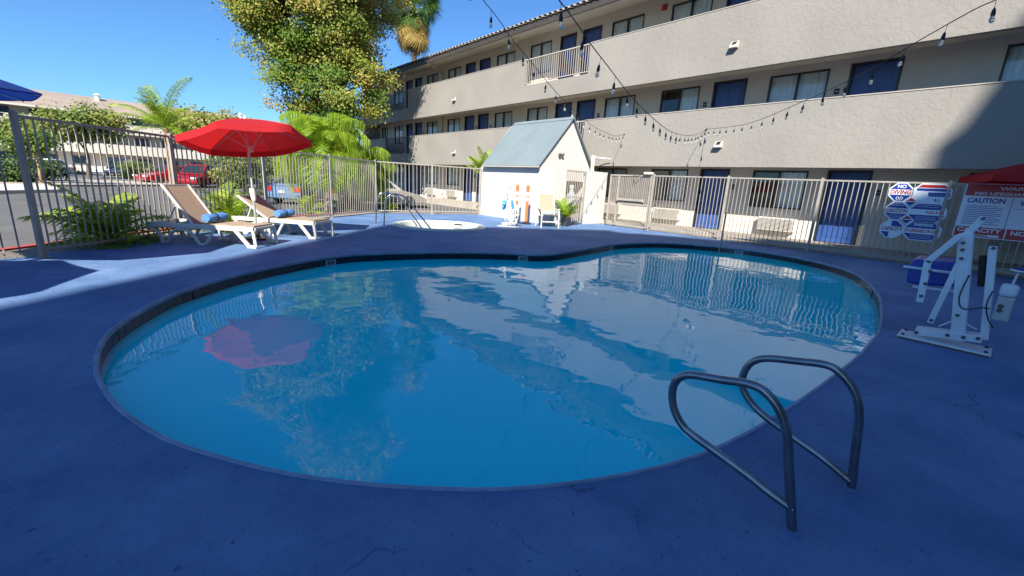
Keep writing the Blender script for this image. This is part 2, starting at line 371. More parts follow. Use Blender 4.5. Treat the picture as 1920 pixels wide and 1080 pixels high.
def normals(lp):
    n = len(lp); r = []
    for i in range(n):
        tx, ty = lp[(i+2) % n][0]-lp[i-2][0], lp[(i+2) % n][1]-lp[i-2][1]; l = math.hypot(tx, ty); r.append((ty/l, -tx/l))
    return r                                    # outward for a ccw loop
NRM = normals(OUT)
def offs(d): return [(p[0]+n[0]*d, p[1]+n[1]*d) for p, n in zip(OUT, NRM)]
def sweep(mb, prof):                            # profile of (outward offset, z)
    n = len(OUT); vs = [(x, y, z) for d, z in prof for x, y in offs(d)]; k = len(prof)
    mb.add(vs, [(i*n+j, i*n+(j+1) % n, (i+1)*n+(j+1) % n, (i+1)*n+j) for i in range(k-1) for j in range(n)]); return mb
SPA_C, SPA_R = (6.99, 11.34), 1.40
spa_loop = [(SPA_C[0]+SPA_R*math.cos(a*math.pi/32), SPA_C[1]+SPA_R*math.sin(a*math.pi/32)) for a in range(64)]
DECK = [(-24, 1.9), (-1.22, 9.02), (.5, 11.02), (2.5, 12.9), (4.7, 14.45), (6.9, 16.0), (11.15, 15.1), (14.03, 15.1), (14.03, -30), (-24, -30)]
sheet('pool_deck', [DECK, offs(.020), spa_loop], 0, 'deck_paint')
mb = MB(); n = len(DECK)
mb.add([(x, y, 0) for x, y in DECK]+[(x, y, -.2) for x, y in DECK], [(i, (i+1) % n, n+(i+1) % n, n+i) for i in range(n)]); obj('deck_edge', mb, 'concrete', kind='structure')
G = 600
sheet('ground', [[(-G, -G), (G, -G), (G, G), (-G, G)], DECK], -.15, 'asphalt')
cop = obj('pool_coping', sweep(MB(), [(.022, 0.0), (.019, .006), (.010, .008), (.002, .007), (-.005, .001), (-.007, -.02), (-.004, -.035), (.03, -.04)]), 'coping', smooth=True, kind='structure')
basin = obj('pool_basin', sweep(MB(), [(.02, -.03), (.02, -.6), (-.03, -.80), (-.15, -.93), (-.4, -1.02), (-.8, -1.05)]), 'plaster', smooth=True, kind='structure')
fl = sheet('basin_floor', [offs(-.79)], -1.049, 'plaster'); fl.parent = basin; fl.name = 'basin_floor'
del fl['kind']
tile_me = None; TL = .146                      # waterline tiles, one by one
tb = MB().box((-.0735, -.006, -.075), (.0735, .006, .075)); tile_me = bpy.data.meshes.new('waterline_tile'); tile_me.from_pydata(tb.v, [], tb.f); tile_me.materials.append(MATS['pool_tile'])
marks = [atz(*p) for p in [(620, 482), (975, 476), (1145, 458), (1390, 467), (1638, 540)]]
mk_me = None
for i in range(len(OUT)):
    p, nn = OUT[i], NRM[i]; rz = math.atan2(-nn[0], nn[1])
    inst('waterline_tile', tile_me, basin, (p[0]+nn[0]*.010, p[1]+nn[1]*.010, -.118), rz)
for k, mkp in enumerate(marks):
    i = min(range(len(OUT)), key=lambda j: (OUT[j][0]-mkp.x)**2+(OUT[j][1]-mkp.y)**2); p, nn = OUT[i], NRM[i]
    t = Vector((-nn[1], nn[0], 0)); c = Vector((p[0]-nn[0]*.004, p[1]-nn[1]*.004, -.105)); inward = Vector((-nn[0], -nn[1], 0))
    m_ = obj('depth_marker', MB().prism([c-t*.10-Vector((0, 0, .05)), c+t*.10-Vector((0, 0, .05)), c+t*.10+Vector((0, 0, .05)), c-t*.10+Vector((0, 0, .05))], inward*.006), 'marker_tile', basin)
    q = MB()
    for s_, w_ in ((-.045, .03), (.0, .025), (.045, .03)):
        c2 = c+inward*.006+t*s_; q.prism([c2-t*w_*.5-Vector((0, 0, .03)), c2+t*w_*.5-Vector((0, 0, .03)), c2+t*w_*.5+Vector((0, 0, .03)), c2-t*w_*.5+Vector((0, 0, .03))], inward*.002)
    obj('depth_figure', q, 'marker_ink', m_)
sheet('pool_water', [offs(.012)], -.15, 'water')
# spa
sc = Vector((*SPA_C, 0))
spa = obj('spa_basin', MB(), 'spa_plaster', kind='structure'); bpy.data.objects.remove(spa)
def ring(prof, n=64):
    mb = MB(); vs = [(SPA_C[0]+r*math.cos(2*math.pi*j/n), SPA_C[1]+r*math.sin(2*math.pi*j/n), z) for r, z in prof for j in range(n)]
    return mb.add(vs, [(i*n+j, i*n+(j+1) % n, (i+1)*n+(j+1) % n, (i+1)*n+j) for i in range(len(prof)-1) for j in range(n)])
spa = obj('spa_basin', ring([(1.20, -.03), (1.19, -.5), (.85, -.52), (.84, -.95), (.001, -.96)]), 'spa_plaster', smooth=True, kind='structure')
obj('spa_rim', ring([(1.405, 0), (1.40, .035), (1.36, .05), (1.24, .05), (1.195, .03), (1.19, -.04)]), 'spa_tile', spa, smooth=True)
sp_t = MB().box((-.055, -.006, -.065), (.055, .006, .065)); spa_tile_me = bpy.data.meshes.new('spa_tile'); spa_tile_me.from_pydata(sp_t.v, [], sp_t.f); spa_tile_me.materials.append(MATS['spa_tile'])
for j in range(64):
    a = 2*math.pi*j/64; inst('spa_tile', spa_tile_me, spa, (SPA_C[0]+1.192*math.cos(a), SPA_C[1]+1.192*math.sin(a), -.108), a+math.pi/2)
wm = MB(); wm.add([(SPA_C[0]+1.187*math.cos(2*math.pi*j/64), SPA_C[1]+1.187*math.sin(2*math.pi*j/64), -.11) for j in range(64)], [tuple(range(64))]); obj('spa_water', wm, 'spa_water', kind='structure')
jk = MB(); a0 = rad(28)
jk.box((-.16, -.008, -.035), (.16, .004, .012)); jo = obj('spa_skimmer', jk, 'rubber', spa); jo.location = (SPA_C[0]+1.181*math.cos(a0), SPA_C[1]+1.181*math.sin(a0), -.03); jo.rotation_euler = (0, 0, a0+math.pi/2)

# roads, strips and kerbs
def strip(name, pts, z0, z1, mt, kind='structure'):
    return obj(name, MB().prism([(x, y, z0) for x, y in pts], (0, 0, z1-z0)), mt, kind=kind)
strip('planting_strip', [(-24, 2.0), (-1.30, 9.10), (.42, 11.1), (2.42, 13.0), (4.65, 14.55), (6.9, 16.1), (6.9, 16.9), (4.2, 15.2), (1.9, 13.45), (-.15, 11.55), (-1.75, 9.7), (-24, 2.7)], -.16, -.035, 'gravel')
strip('red_kerb', [(-24, 2.74), (-1.78, 9.74), (-.18, 11.59), (1.87, 13.49), (4.17, 15.25), (6.9, 16.94), (6.9, 17.08), (4.1, 15.37), (1.78, 13.6), (-.28, 11.69), (-1.86, 9.86), (-24, 2.87)], -.16, -.01, 'red_paint')
strip('planting_bed', [(6.94, 16.06), (11.15, 15.16), (14.0, 15.16), (14.0, 16.0), (11.3, 16.0), (6.94, 17.0)], -.16, -.03, 'gravel')
strip('walkway', [(14.26, -30), (15.79, -30), (15.79, 35), (14.26, 35)], -.2, .15, 'concrete')
strip('fence_strip', [(14.035, -30), (14.255, -30), (14.255, 15.1), (14.035, 15.1)], -.2, .02, 'gravel')
def patch(name, pxs, z, mt):
    return sheet(name, [[(p.x, p.y) for p in [atz(*q, z) for q in pxs]]], z, mt)
patch('street', [(-900, 318), (-300, 322), (185, 321), (700, 345), (700, 352), (420, 352), (140, 344), (-300, 350), (-900, 352)], -.142, 'street')
mb = MB(); P = [atz(*q, -.15) for q in [(-160, 352), (20, 350), (95, 351), (122, 356), (110, 361), (60, 362), (-160, 368)]]; obj('traffic_island', mb.prism(P, (0, 0, .14)), 'kerb', kind='structure')
P = [atz(*q, -.15) for q in [(-300, 338), (60, 338), (200, 341), (330, 345), (330, 349), (140, 350), (-300, 350)]]; obj('far_pavement', MB().prism(P, (0, 0, .12)), 'concrete', kind='structure')
P = [atz(*q, -.15) for q in [(-300, 316), (60, 318), (300, 323), (330, 327), (60, 322.5), (-300, 319)]]; obj('far_verge', MB().prism(P, (0, 0, .12)), 'kerb', kind='structure')

# ================================================================== MOTEL BUILDING
def plate(x0, x1, y0, y1, z0, z1, holes):        # slab parallel to the facade with openings (ya, yb, za, zb)
    ys = sorted({y0, y1, *[h for q in holes for h in q[:2] if y0 < h < y1]}); zs = sorted({z0, z1, *[h for q in holes for h in q[2:] if z0 < h < z1]})
    solid = {}
    for i in range(len(ys)-1):
        for j in range(len(zs)-1):
            cy, cz = (ys[i]+ys[i+1])/2, (zs[j]+zs[j+1])/2; solid[i, j] = not any(q[0] < cy < q[1] and q[2] < cz < q[3] for q in holes)
    mb = MB()
    for (i, j), s_ in solid.items():
        if not s_: continue
        a, b, c, d = ys[i], ys[i+1], zs[j], zs[j+1]
        mb.add([(x0, a, c), (x0, b, c), (x0, b, d), (x0, a, d)], [(0, 3, 2, 1)][:1]); mb.add([(x1, a, c), (x1, b, c), (x1, b, d), (x1, a, d)], [(0, 1, 2, 3)])
        for di, dj, q in ((-1, 0, [(x0, a, c), (x0, a, d), (x1, a, d), (x1, a, c)]), (1, 0, [(x0, b, c), (x1, b, c), (x1, b, d), (x0, b, d)]), (0, -1, [(x0, a, c), (x1, a, c), (x1, b, c), (x0, b, c)]), (0, 1, [(x0, a, d), (x0, b, d), (x1, b, d), (x1, a, d)])):
            if not solid.get((i+di, j+dj), False): mb.add(q, [(0, 1, 2, 3)])
    return mb
XF, XW, YA, YB = 14.3, 15.8, -16.0, 35.0
motel = thing('motel_building', 'long three storey beige stucco motel with open walkways and blue doors', 'building', (16, 12, 0))
FL = [.15, 2.95, 5.78]; TOPD = [2.27, 5.18, 8.08]; TOPW = [2.24, 5.13, 8.05]
DOORS = {0: [(2.77, 3.84), (6.70, 7.75), (12.94, 14.0), (14.32, 15.35), (20.6, 21.58), (21.97, 22.93), (28.12, 29.1), (29.55, 30.45)],
         1: [(2.69, 3.84), (6.62, 7.74), (12.94, 14.0), (14.32, 15.35), (20.59, 21.58), (21.97, 22.96), (28.15, 29.13), (29.5, 30.46)],
         2: [(2.69, 3.84), (6.62, 7.74), (12.95, 13.98), (14.35, 15.33), (20.59, 21.58), (21.99, 22.96), (28.15, 29.13), (29.5, 30.46)]}
WINS = [(-.9, .87), (4.33, 5.93), (8.22, 9.75), (10.91, 12.42), (15.89, 17.34), (18.52, 20.02), (23.47, 24.89), (26.12, 27.48), (31.0, 32.38), (33.6, 34.6)]
for f in range(3):
    z0, z1 = FL[f], (FL[f+1] if f < 2 else 8.44)
    holes = [(a, b, z0-.01, TOPD[f]) for a, b in DOORS[f]]+[(a, b, z0+.90, TOPW[f]) for a, b in WINS]
    obj('wall', plate(XW, XW+.18, YA, YB, z0-(.35 if f == 0 else 0), z1-.002, holes), 'wall_floor1', motel)
obj('wall', MB().box((XW+.7, YA, -.2), (26, YB-.2, 8.3)), 'wall_floor1', motel)
obj('end_wall', MB().box((XW-1.35, YB, -.2), (26, YB+.2, 8.3)), 'stucco', motel)
for (z0, z1) in ((2.47, 2.948), (5.33, 5.778)):
    obj('walkway_slab', MB().box((XF+.16, YA, z0), (XW-.002, YB-.01, z1)), 'soffit', motel)
holes2 = [(27.2, 30.8, 2.97, 5), (12.2, 15.95, 2.97, 5)]; holes3 = [(27.33, 30.9, 5.8, 7.5), (12.25, 16.03, 5.8, 7.5)]
p2 = obj('parapet', plate(XF, XF+.155, YA, YB, 2.25, 4.03, holes2), 'stucco', motel)
p3 = obj('parapet', plate(XF, XF+.155, YA, YB, 5.10, 6.90, holes3), 'stucco', motel)
for z, hs in ((4.03, holes2), (6.90, holes3)):   # cap strips
    segs = []; y = YA
    for h in sorted(hs): segs.append((y, h[0])); y = h[1]
    segs.append((y, YB))
    for a, b in segs: obj('parapet_cap', MB().box((XF-.015, a, z), (XF+.17, b, z+.025)), 'trim', motel)
bar_b = MB().box((-.009, -.009, 0), (.009, .009, 1)); bar_me = bpy.data.meshes.new('baluster'); bar_me.from_pydata(bar_b.v, [], bar_b.f); bar_me.materials.append(MATS['trim'])
bar_dk = bar_me.copy(); bar_dk.materials.clear(); bar_dk.materials.append(MATS['bronze'])
for hs, z0, z1 in ((holes2, 2.97, 4.04), (holes3, 5.8, 6.92)):
    for k, h in enumerate(hs):
        dark = k == 0; mt = 'bronze' if dark else 'trim'
        rl = obj('balcony_railing', MB().box((XF+.04, h[0], z1-.04), (XF+.09, h[1], z1)).box((XF+.05, h[0], z0+.08), (XF+.08, h[1], z0+.11)), mt, motel)
        y = h[0]+.12
        while y < h[1]-.05:
            inst('baluster', bar_dk if dark else bar_me, rl, (XF+.065, y, z0+.10), 0, (1, 1, z1-z0-.13)); y += .125
# doors
dm = MB()
def door_leaf(w, h):
    m_ = MB().box((0, 0, 0), (.045, w, h))
    for a, b, c, d in ((.14, .46, .5, .95), (.54, .86, .5, .95), (.14, .46, .08, .42), (.54, .86, .08, .42)):
        m_.box((-.012, w*a, h*c), (0.0, w*b, h*d))
    return m_
for f in range(3):
    for a, b in DOORS[f]:
        h = TOPD[f]-FL[f]-.07; fw = .06
        d = obj('door', MB(), 'door_blue', motel); me = door_leaf(b-a-2*fw, h); d.data.from_pydata([(XW+.09+x-16, a+fw+y-12, FL[f]+.015+z) for x, y, z in me.v], [], me.f)
        obj('door_frame', MB().box((XW-.015, a, FL[f]), (XW+.14, a+fw, TOPD[f])).box((XW-.015, b-fw, FL[f]), (XW+.14, b, TOPD[f])).box((XW-.012, a+fw, TOPD[f]-.06), (XW+.14, b-fw, TOPD[f]-.003)), 'bronze', d)
        obj('door_handle', MB().lathe((XW+.07, b-fw-.1, FL[f]+1.0), [(.03, -.02), (.035, 0), (.03, .02)], 10), 'chrome', d)
        pl_y = b+.16 if (int(a*10) % 2 == 0) else a-.28
        pl = obj('room_plate', MB().box((XW-.015, pl_y, FL[f]+1.45), (XW-.001, pl_y+.13, FL[f]+1.6)), 'rubber', motel)
        obj('room_figures', MB().box((XW-.018, pl_y+.025, FL[f]+1.5), (XW-.0151, pl_y+.05, FL[f]+1.55)).box((XW-.018, pl_y+.06, FL[f]+1.5), (XW-.0151, pl_y+.075, FL[f]+1.55)).box((XW-.018, pl_y+.085, FL[f]+1.5), (XW-.0151, pl_y+.105, FL[f]+1.55)), 'trim', pl)
# windows with curtains
def curtain(y0, y1, z0, z1, x):
    n = max(8, int((y1-y0)/.035)); vs = []
    for i in range(n+1):
        y = y0+(y1-y0)*i/n; o = .022*math.sin(i*1.35)+.008*math.sin(i*.37); vs += [(x+o, y, z0), (x+o*.7, y, z1)]
    return MB().add(vs, [(2*i, 2*i+2, 2*i+3, 2*i+1) for i in range(n)])
for f in range(3):
    for k, (a, b) in enumerate(WINS):
        z0, z1 = FL[f]+.90, TOPW[f]; fw = .045; mid = (a+b)/2
        w_ = obj('window', MB().box((XW-.01, a, z0), (XW+.07, a+fw, z1)).box((XW-.01, b-fw, z0), (XW+.07, b, z1)).box((XW-.008, a+fw, z1-fw), (XW+.068, b-fw, z1-.002)).box((XW-.02, a+fw, z0+.002), (XW+.068, b-fw, z0+fw)).box((XW+.0, mid-.03, z0+fw), (XW+.066, mid+.03, z1-fw)), 'bronze', motel)
        for ya, yb in ((a+fw, mid-.03), (mid+.03, b-fw)):
            obj('pane', MB().box((XW+.028, ya, z0+fw), (XW+.034, yb, z1-fw)), 'pane', w_)
        dark_left = (f == 0 and k in (1, 2)) or (f == 1 and k == 2)
        obj('curtain', curtain(a+.02, mid if dark_left else b-.02, z0-.05, z1+.05, XW+.085), 'curtain', w_, smooth=True)
        obj('dark_room_panel', MB().box((XW+.48, a-.1, z0-.2), (XW+.5, b+.1, z1+.15)), 'room_dark', w_)  # dark sheet, its colour stands in for the unlit room behind the glass
        if f < 3 and b > 0 and k < 9:
            zc = FL[f]+.40; ya = a+.05; yb = ya+1.08
            ac = obj('air_conditioner', MB().box((XW-.20, ya, zc-.21), (XW-.001, yb, zc+.21)), 'ac_white', motel); bevel(ac, .015, 2)
            if f == 0:
                sl = MB().box((-.012, -.5, -.006), (.0, .5, .006)); slm = bpy.data.meshes.get('louvre_slat')
                if not slm: slm = bpy.data.meshes.new('louvre_slat'); slm.from_pydata(sl.v, [], sl.f); slm.materials.append(MATS['ac_dark'])
                for q in range(9): inst('louvre_slat', slm, ac, (XW-.2005, (ya+yb)/2, zc-.16+q*.04))
# wall lamps on the parapets
for y, z in ((6.53, 5.80), (6.53, 2.93), (21.8, 5.80), (21.7, 2.96)):
    lp = obj('wall_lamp', MB().prism([(XF-.02, y-.11, z-.09), (XF-.16, y-.11, z-.09), (XF-.16, y-.11, z-.03), (XF-.03, y-.11, z+.1), (XF-.02, y-.11, z+.1)], (0, .22, 0)), 'ac_white', motel)
    obj('lamp_lens', MB().prism([(XF-.145, y-.07, z-.012), (XF-.155, y-.07, z-.02), (XF-.052, y-.07, z+.085), (XF-.045, y-.07, z+.09)], (0, .14, 0)), 'bronze', lp)
for y in (3.2, 9.9, 17.6, 25.3):
    for z in (5.33, 8.15):
        obj('ceiling_lamp', MB().lathe((15.0, y, z-.09), [(.05, 0), (.10, .03), (.11, .089)], 14), 'ac_white', motel)
alarm = obj('alarm_box', MB().box((XW-.06, 9.98, 7.95), (XW-.001, 10.16, 8.15)), 'sign_red', motel)
obj('fire_cabinet', MB().box((XW-.12, 18.0, 3.75), (XW-.001, 18.3, 4.5)), 'sign_red', motel)
# roof
sof = MB().add([(XW, YA, 8.44), (XW, YB+.6, 8.44), (14.16, YB+.6, 8.06), (14.16, YA, 8.06)], [(0, 1, 2, 3)]); obj('soffit', sof, 'soffit', motel)
obj('fascia', MB().box((14.09, YA, 8.03), (14.16, YB+.65, 8.27)), 'fascia', motel)
ny = int((YB+.7-YA)/.05); vs = []; SL = math.tan(rad(17))
for i in range(ny+1):
    y = YA+i*.05; o = .035*abs(math.sin(math.pi*i/6)); vs += [(14.05, y, 8.28+o), (22.0, y, 8.28+o+7.95*SL)]
roof = obj('roof', MB().add(vs, [(2*i, 2*i+1, 2*i+3, 2*i+2) for i in range(ny)]), 'roof_tile', motel, smooth=True)
tmb = MB(); k = 7                               # barrel tile for the eave row
pr = [(math.cos(math.pi*j/k)*.105, math.sin(math.pi*j/k)*.085) for j in range(k+1)]; pi_ = [(math.cos(math.pi*j/k)*.088, math.sin(math.pi*j/k)*.068) for j in range(k+1)]
loop = pr+pi_[::-1]; tmb.prism([(0, y, z) for y, z in loop], (.42, 0, .42*SL)); et_me = bpy.data.meshes.new('eave_tile'); et_me.from_pydata(tmb.v, [], tmb.f); et_me.materials.append(MATS['roof_tile'])
y = 2.0
while y < YB+.5:
    inst('eave_tile', et_me, roof, (13.98, y, 8.30+random.uniform(-.006, .006))); y += .30
obj('downpipe', MB().tube(fillet([(14.2, 24.4, 8.08), (15.60, 25.35, 7.95), (15.72, 25.4, 7.85), (15.72, 25.4, 5.80)], .12), .045, 8), 'trim', motel, smooth=True)
obj('downpipe', MB().tube([(15.72, 25.4, 5.32), (15.72, 25.4, 2.96)], .045, 8), 'trim', motel, smooth=True)

# unseen wing behind the viewer: outline and height shaped to shade the deck
RH = 30.0; sh = RH/math.tan(SUN_EL); ox, oy = -sh*math.cos(SUN_AZ), -sh*math.sin(SUN_AZ)
def gshade(x, y, z=0.0): k = z/math.tan(SUN_EL); return (x+k*math.cos(SUN_AZ), y+k*math.sin(SUN_AZ))
EDGE = [gshade(*q) for q in [(5.62, 12.1), (9.06, 10.36), (10.5, 9.6), (12.2, 8.95), (11.95, 8.3), (12.92, 7.29), (13.59, 5.9), (13.8, 4.1, .92), (13.8, 2.43, 1.28), (13.8, 1.09, 1.95), (14.3, 1.56, 2.25), (14.3, 1.53, 2.77), (14.3, 1.21, 3.05), (14.3, .86, 4.04), (14.3, .77, 5.16)]]
WING = [(x+ox, y+oy) for x, y in EDGE]+[(26.8+ox, 7.4+oy), (13.9, 7.4+oy), (13.9, -58), (-44, -58), (-44, -33.8)]
wing = thing('shade_wing', 'tall beige stucco wing out of view behind the pool deck, shaped to shade it', 'building', (-12, -32, 0))
obj('wall', MB().prism([(x, y, .002) for x, y in WING], (0, 0, RH-.25)), 'stucco', wing)
obj('roof', MB().prism([(x, y, RH-.248) for x, y in WING], (0, 0, .248)), 'roof_tile', wing)

# ================================================================== FENCES
pk = MB().box((-.008, -.008, 0), (.008, .008, 1)); PK = bpy.data.meshes.new('picket'); PK.from_pydata(pk.v, [], pk.f); PK.materials.append(MATS['fence'])
FH = 1.92
def fence(label, pts, pitch=.116, post=.06, H=FH, lastpost=True, firstpost=True):
    f = thing('metal_fence', label, 'fence', (pts[0][0], pts[0][1], 0), 'metal picket fences around the pool deck')
    for i, p in enumerate(pts):
        if (i == 0 and not firstpost) or (i == len(pts)-1 and not lastpost): continue
        q = pts[min(i+1, len(pts)-1)]; q0 = pts[max(i-1, 0)]; a = math.atan2(q[1]-q0[1], q[0]-q0[0])
        m_ = MB().box((-post/2, -post/2, 0), (post/2, post/2, H+.03)); m_.add([(-post*.6, -post*.6, H+.03), (post*.6, -post*.6, H+.03), (post*.6, post*.6, H+.03), (-post*.6, post*.6, H+.03), (0, 0, H+.05)], [(3, 2, 1, 0), (0, 1, 4), (1, 2, 4), (2, 3, 4), (3, 0, 4)])
        m_.box((-.075, -.075, .0), (.075, .075, .012))
        c, s_ = math.cos(a), math.sin(a); m_.v = [(p[0]+x*c-y*s_, p[1]+x*s_+y*c, z) for x, y, z in m_.v]; obj('post', m_, 'fence', f)
    for p, q in zip(pts[:-1], pts[1:]):
        p, q = Vector((*p, 0)), Vector((*q, 0)); d = q-p; L_ = d.length; d.normalize(); a = math.atan2(d.y, d.x)
        for nm, z, hh in (('top_rail', H-.02, .04), ('bottom_rail', .11, .035)):
            obj(nm, MB().beam(p+d*post*.5+Vector((0, 0, z)), q-d*post*.5+Vector((0, 0, z)), .038, hh), 'fence', f)
        n = round(L_/pitch)
        for k in range(1, n):
            c = p+d*(L_*k/n); inst('picket', PK, f, (c.x, c.y, .06), a+random.uniform(-.05, .05), (1, 1, H-.085))
    return f
fence('tan metal picket fence running behind the loungers along the driveway', [(-1.07, 8.88), (.66, 10.84), (2.6, 12.7), (4.75, 14.25), (6.91, 15.77)], firstpost=True)
fence('tan metal picket fence beside the blue umbrella, turning off at the thick corner post', [(-11.2, 5.3), (-8.7, 6.15), (-6.1, 7.05), (-3.6, 7.93), (-1.13, 8.85)], lastpost=False, pitch=.15)
fence('tan metal picket fence behind the hot tub, ending at the white hut', [(6.95, 15.76), (9.05, 15.33), (11.12, 14.92)], firstpost=False, pitch=.15)
right_f = fence('tan metal picket fence in front of the motel doors, carrying the pool rule signs', [(13.85, 8.42), (13.82, 5.86), (13.85, 3.44), (13.85, 1.02), (13.85, -1.4), (13.85, -3.8)])

# entrance gate next to the hut
g = thing('pool_gate', 'tan metal pool gate with mesh and push bar beside the white hut', 'gate', (13.87, 9.4, 0))
gx = 13.87; ya, yb = 8.50, 10.28
fr_ = MB().box((gx-.03, ya, .05), (gx+.03, ya+.06, FH)).box((gx-.03, yb-.06, .05), (gx+.03, yb, FH)).box((gx-.028, ya+.06, FH-.05), (gx+.028, yb-.06, FH-.002)).box((gx-.028, ya+.06, .05), (gx+.028, yb-.06, .1)).box((gx-.028, ya+.06, .84), (gx+.028, yb-.06, .90)).box((gx-.028, yb-.42, .1), (gx+.026, yb-.36, FH-.05))
obj('gate_frame', fr_, 'fence', g)
n = 22
for k in range(1, n):
    y = ya+.06+(yb-ya-.12)*k/n; inst('picket', PK, g, (gx, y, .09), 0, (1, 1, FH-.13))
ms = MB()
for k in range(80):
    y = ya+.07+k*(yb-ya-.14)/80; ms.box((gx+.012, y, .9), (gx+.015, y+.004, FH-.05))
for k in range(26): z = .92+k*.036; ms.box((gx+.0155, ya+.06, z), (gx+.018, yb-.06, z+.004))
obj('mesh_screen', ms, 'fence', g, kind='stuff')
pb = obj('push_bar', MB().box((gx-.11, ya+.25, .98), (gx-.045, yb-.5, 1.06)), 'fence', g); bevel(pb, .01)
obj('bar_bracket', MB().box((gx-.10, ya+.18, .96), (gx-.031, ya+.25, 1.08)).box((gx-.10, yb-.5, .96), (gx-.031, yb-.43, 1.08)), 'fence', g)
cl = obj('gate_closer', MB().box((gx-.12, ya-.02, FH+.02), (gx+.02, ya+.30, FH+.10)), 'ac_white', g); bevel(cl, .012)
obj('closer_arm', MB().tube([(gx-.05, ya+.28, FH+.03), (gx-.30, ya+.45, FH-.05), (gx-.04, ya+.75, FH-.03)], .01, 6), 'bronze', g)

# ================================================================== WHITE HUT
hut = thing('equipment_hut', 'white stucco equipment hut with pale blue metal gable roof and barred gate', 'hut', (12.6, 12.8, 0))
HX0, HX1, HY0, HY1, HZ = 11.20, 14.02, 10.72, 14.95, 1.99
obj('side_wall', MB().box((HX0, HY0, 0), (HX0+.16, HY1, HZ)), 'hut_white', hut)
obj('back_wall', MB().box((HX0+.16, HY1-.16, 0), (HX1-.16, HY1-.003, HZ)), 'hut_white', hut)
obj('far_side_wall', MB().box((HX1-.16, HY0+.16, 0), (HX1-.003, HY1, HZ)), 'hut_white', hut)
obj('front_wall', MB().box((HX0+.16, HY0+.002, 0), (11.86, HY0+.16, HZ)), 'hut_white', hut); obj('front_wall', MB().box((13.0, HY0+.002, 0), (14.24, HY0+.16, HZ)), 'hut_white', hut)
GY = 11.45                                       # gable plane
ge = [(HX0+.02, 2.06), (HX1+.02, 2.10), (12.72, 3.80)]
gb = MB().prism([(HX0+.02, GY, HZ-.4), (HX1-.02, GY, HZ-.4), (HX1-.02, GY, 2.10), (12.72, GY, 3.80), (HX0+.02, GY, 2.08)], (0, .14, 0)); obj('gable_wall', gb, 'hut_white', hut)
gb = MB().prism([(HX0+.02, HY1-.18, HZ+.002), (HX1-.02, HY1-.18, HZ+.002), (HX1-.02, HY1-.18, 2.10), (12.72, HY1-.18, 3.78), (HX0+.02, HY1-.18, 2.08)], (0, .14, 0)); obj('gable_wall', gb, 'hut_white', hut)
obj('roof_deck', MB().box((HX0+.162, GY+.14, HZ-.1), (HX1-.162, HY1-.2, HZ-.02)), 'hut_white', hut)
a = Vector((11.05, 0, 2.02)); b = Vector((12.72, 0, 3.86)); nrm = Vector((-(b-a).z, 0, (b-a).x)).normalized()
y0, y1 = GY-.10, HY1-.25
npan = 4
for k in range(npan):                            # roof sheets with raised seams
    ya_, yb_ = y0+(y1-y0)*k/npan, y0+(y1-y0)*(k+1)/npan-.004
    pnl = obj('roof_sheet', MB().prism([a+Vector((0, ya_, 0)), a+Vector((0, yb_, 0)), b+Vector((0, yb_, 0)), b+Vector((0, ya_, 0))], nrm*.03), 'hut_roof', hut)
    obj('seam', MB().beam(a+nrm*.032+Vector((0, yb_-.01, 0)), b+nrm*.032+Vector((0, yb_-.01, 0)), .03, .018, up=nrm), 'hut_roof', pnl)
    a2_, b2_ = Vector((14.2, 0, 2.0)), Vector((12.72, 0, 3.86)); n2 = Vector(((b2_-a2_).z*1, 0, -(b2_-a2_).x)).normalized()
    obj('roof_sheet', MB().prism([a2_+Vector((0, yb_, 0)), a2_+Vector((0, ya_, 0)), b2_+Vector((0, ya_, 0)), b2_+Vector((0, yb_, 0))], n2*.03), 'hut_roof', hut)
obj('eave_trim', MB().box((11.0, y0, 1.985), (11.08, y1, 2.03)), 'trim', hut)
obj('ridge_cap', MB().prism([(12.60, y0-.01, 3.80), (12.72, y0-.01, 3.915), (12.84, y0-.01, 3.80), (12.72, y0-.01, 3.895)], (0, y1-y0+.02, 0)), 'hut_roof', hut)
lp = obj('flood_lamp', MB().lathe((12.10, GY-.07, 2.52), [(.02, -.03), (.055, .0), (.06, .05)], 10, Matrix.Rotation(rad(110), 3, 'X')).lathe((12.26, GY-.07, 2.52), [(.02, -.03), (.055, 0), (.06, .05)], 10, Matrix.Rotation(rad(110), 3, 'X')).box((12.1, GY-.05, 2.50), (12.26, GY-.001, 2.54)), 'ac_dark', hut, smooth=True)
# barred door of the enclosure
gt = obj('barred_gate', MB().box((11.87, HY0+.02, .05), (11.92, HY0+.07, HZ-.02)).box((12.94, HY0+.02, .05), (12.99, HY0+.07, HZ-.02)).box((11.92, HY0+.022, HZ-.07), (12.94, HY0+.068, HZ-.022)).box((11.92, HY0+.022, .05), (12.94, HY0+.068, .10)).box((11.92, HY0+.022, 1.0), (12.94, HY0+.06, 1.03)), 'fence', hut)
for k in range(1, 10): inst('picket', PK, gt, (11.92+1.02*k/10, HY0+.045, .1), 0, (1.4, 1.4, HZ-.17))
# vent pipes by the roof
for px_, nm in ((0, 'vent_pipe'), (.12, 'vent_pipe')):
    obj(nm, MB().tube([(13.75+px_, HY0+.45, 1.7), (13.75+px_, HY0+.45, 2.62)], .03, 8), 'white_plastic', hut, smooth=True)
obj('vent_pipe', MB().tube(fillet([(13.87, HY0+.45, 2.55), (14.1, HY0+.1, 2.52), (14.15, HY0-.15, 2.5)], .05), .02, 8), 'white_plastic', hut, smooth=True)
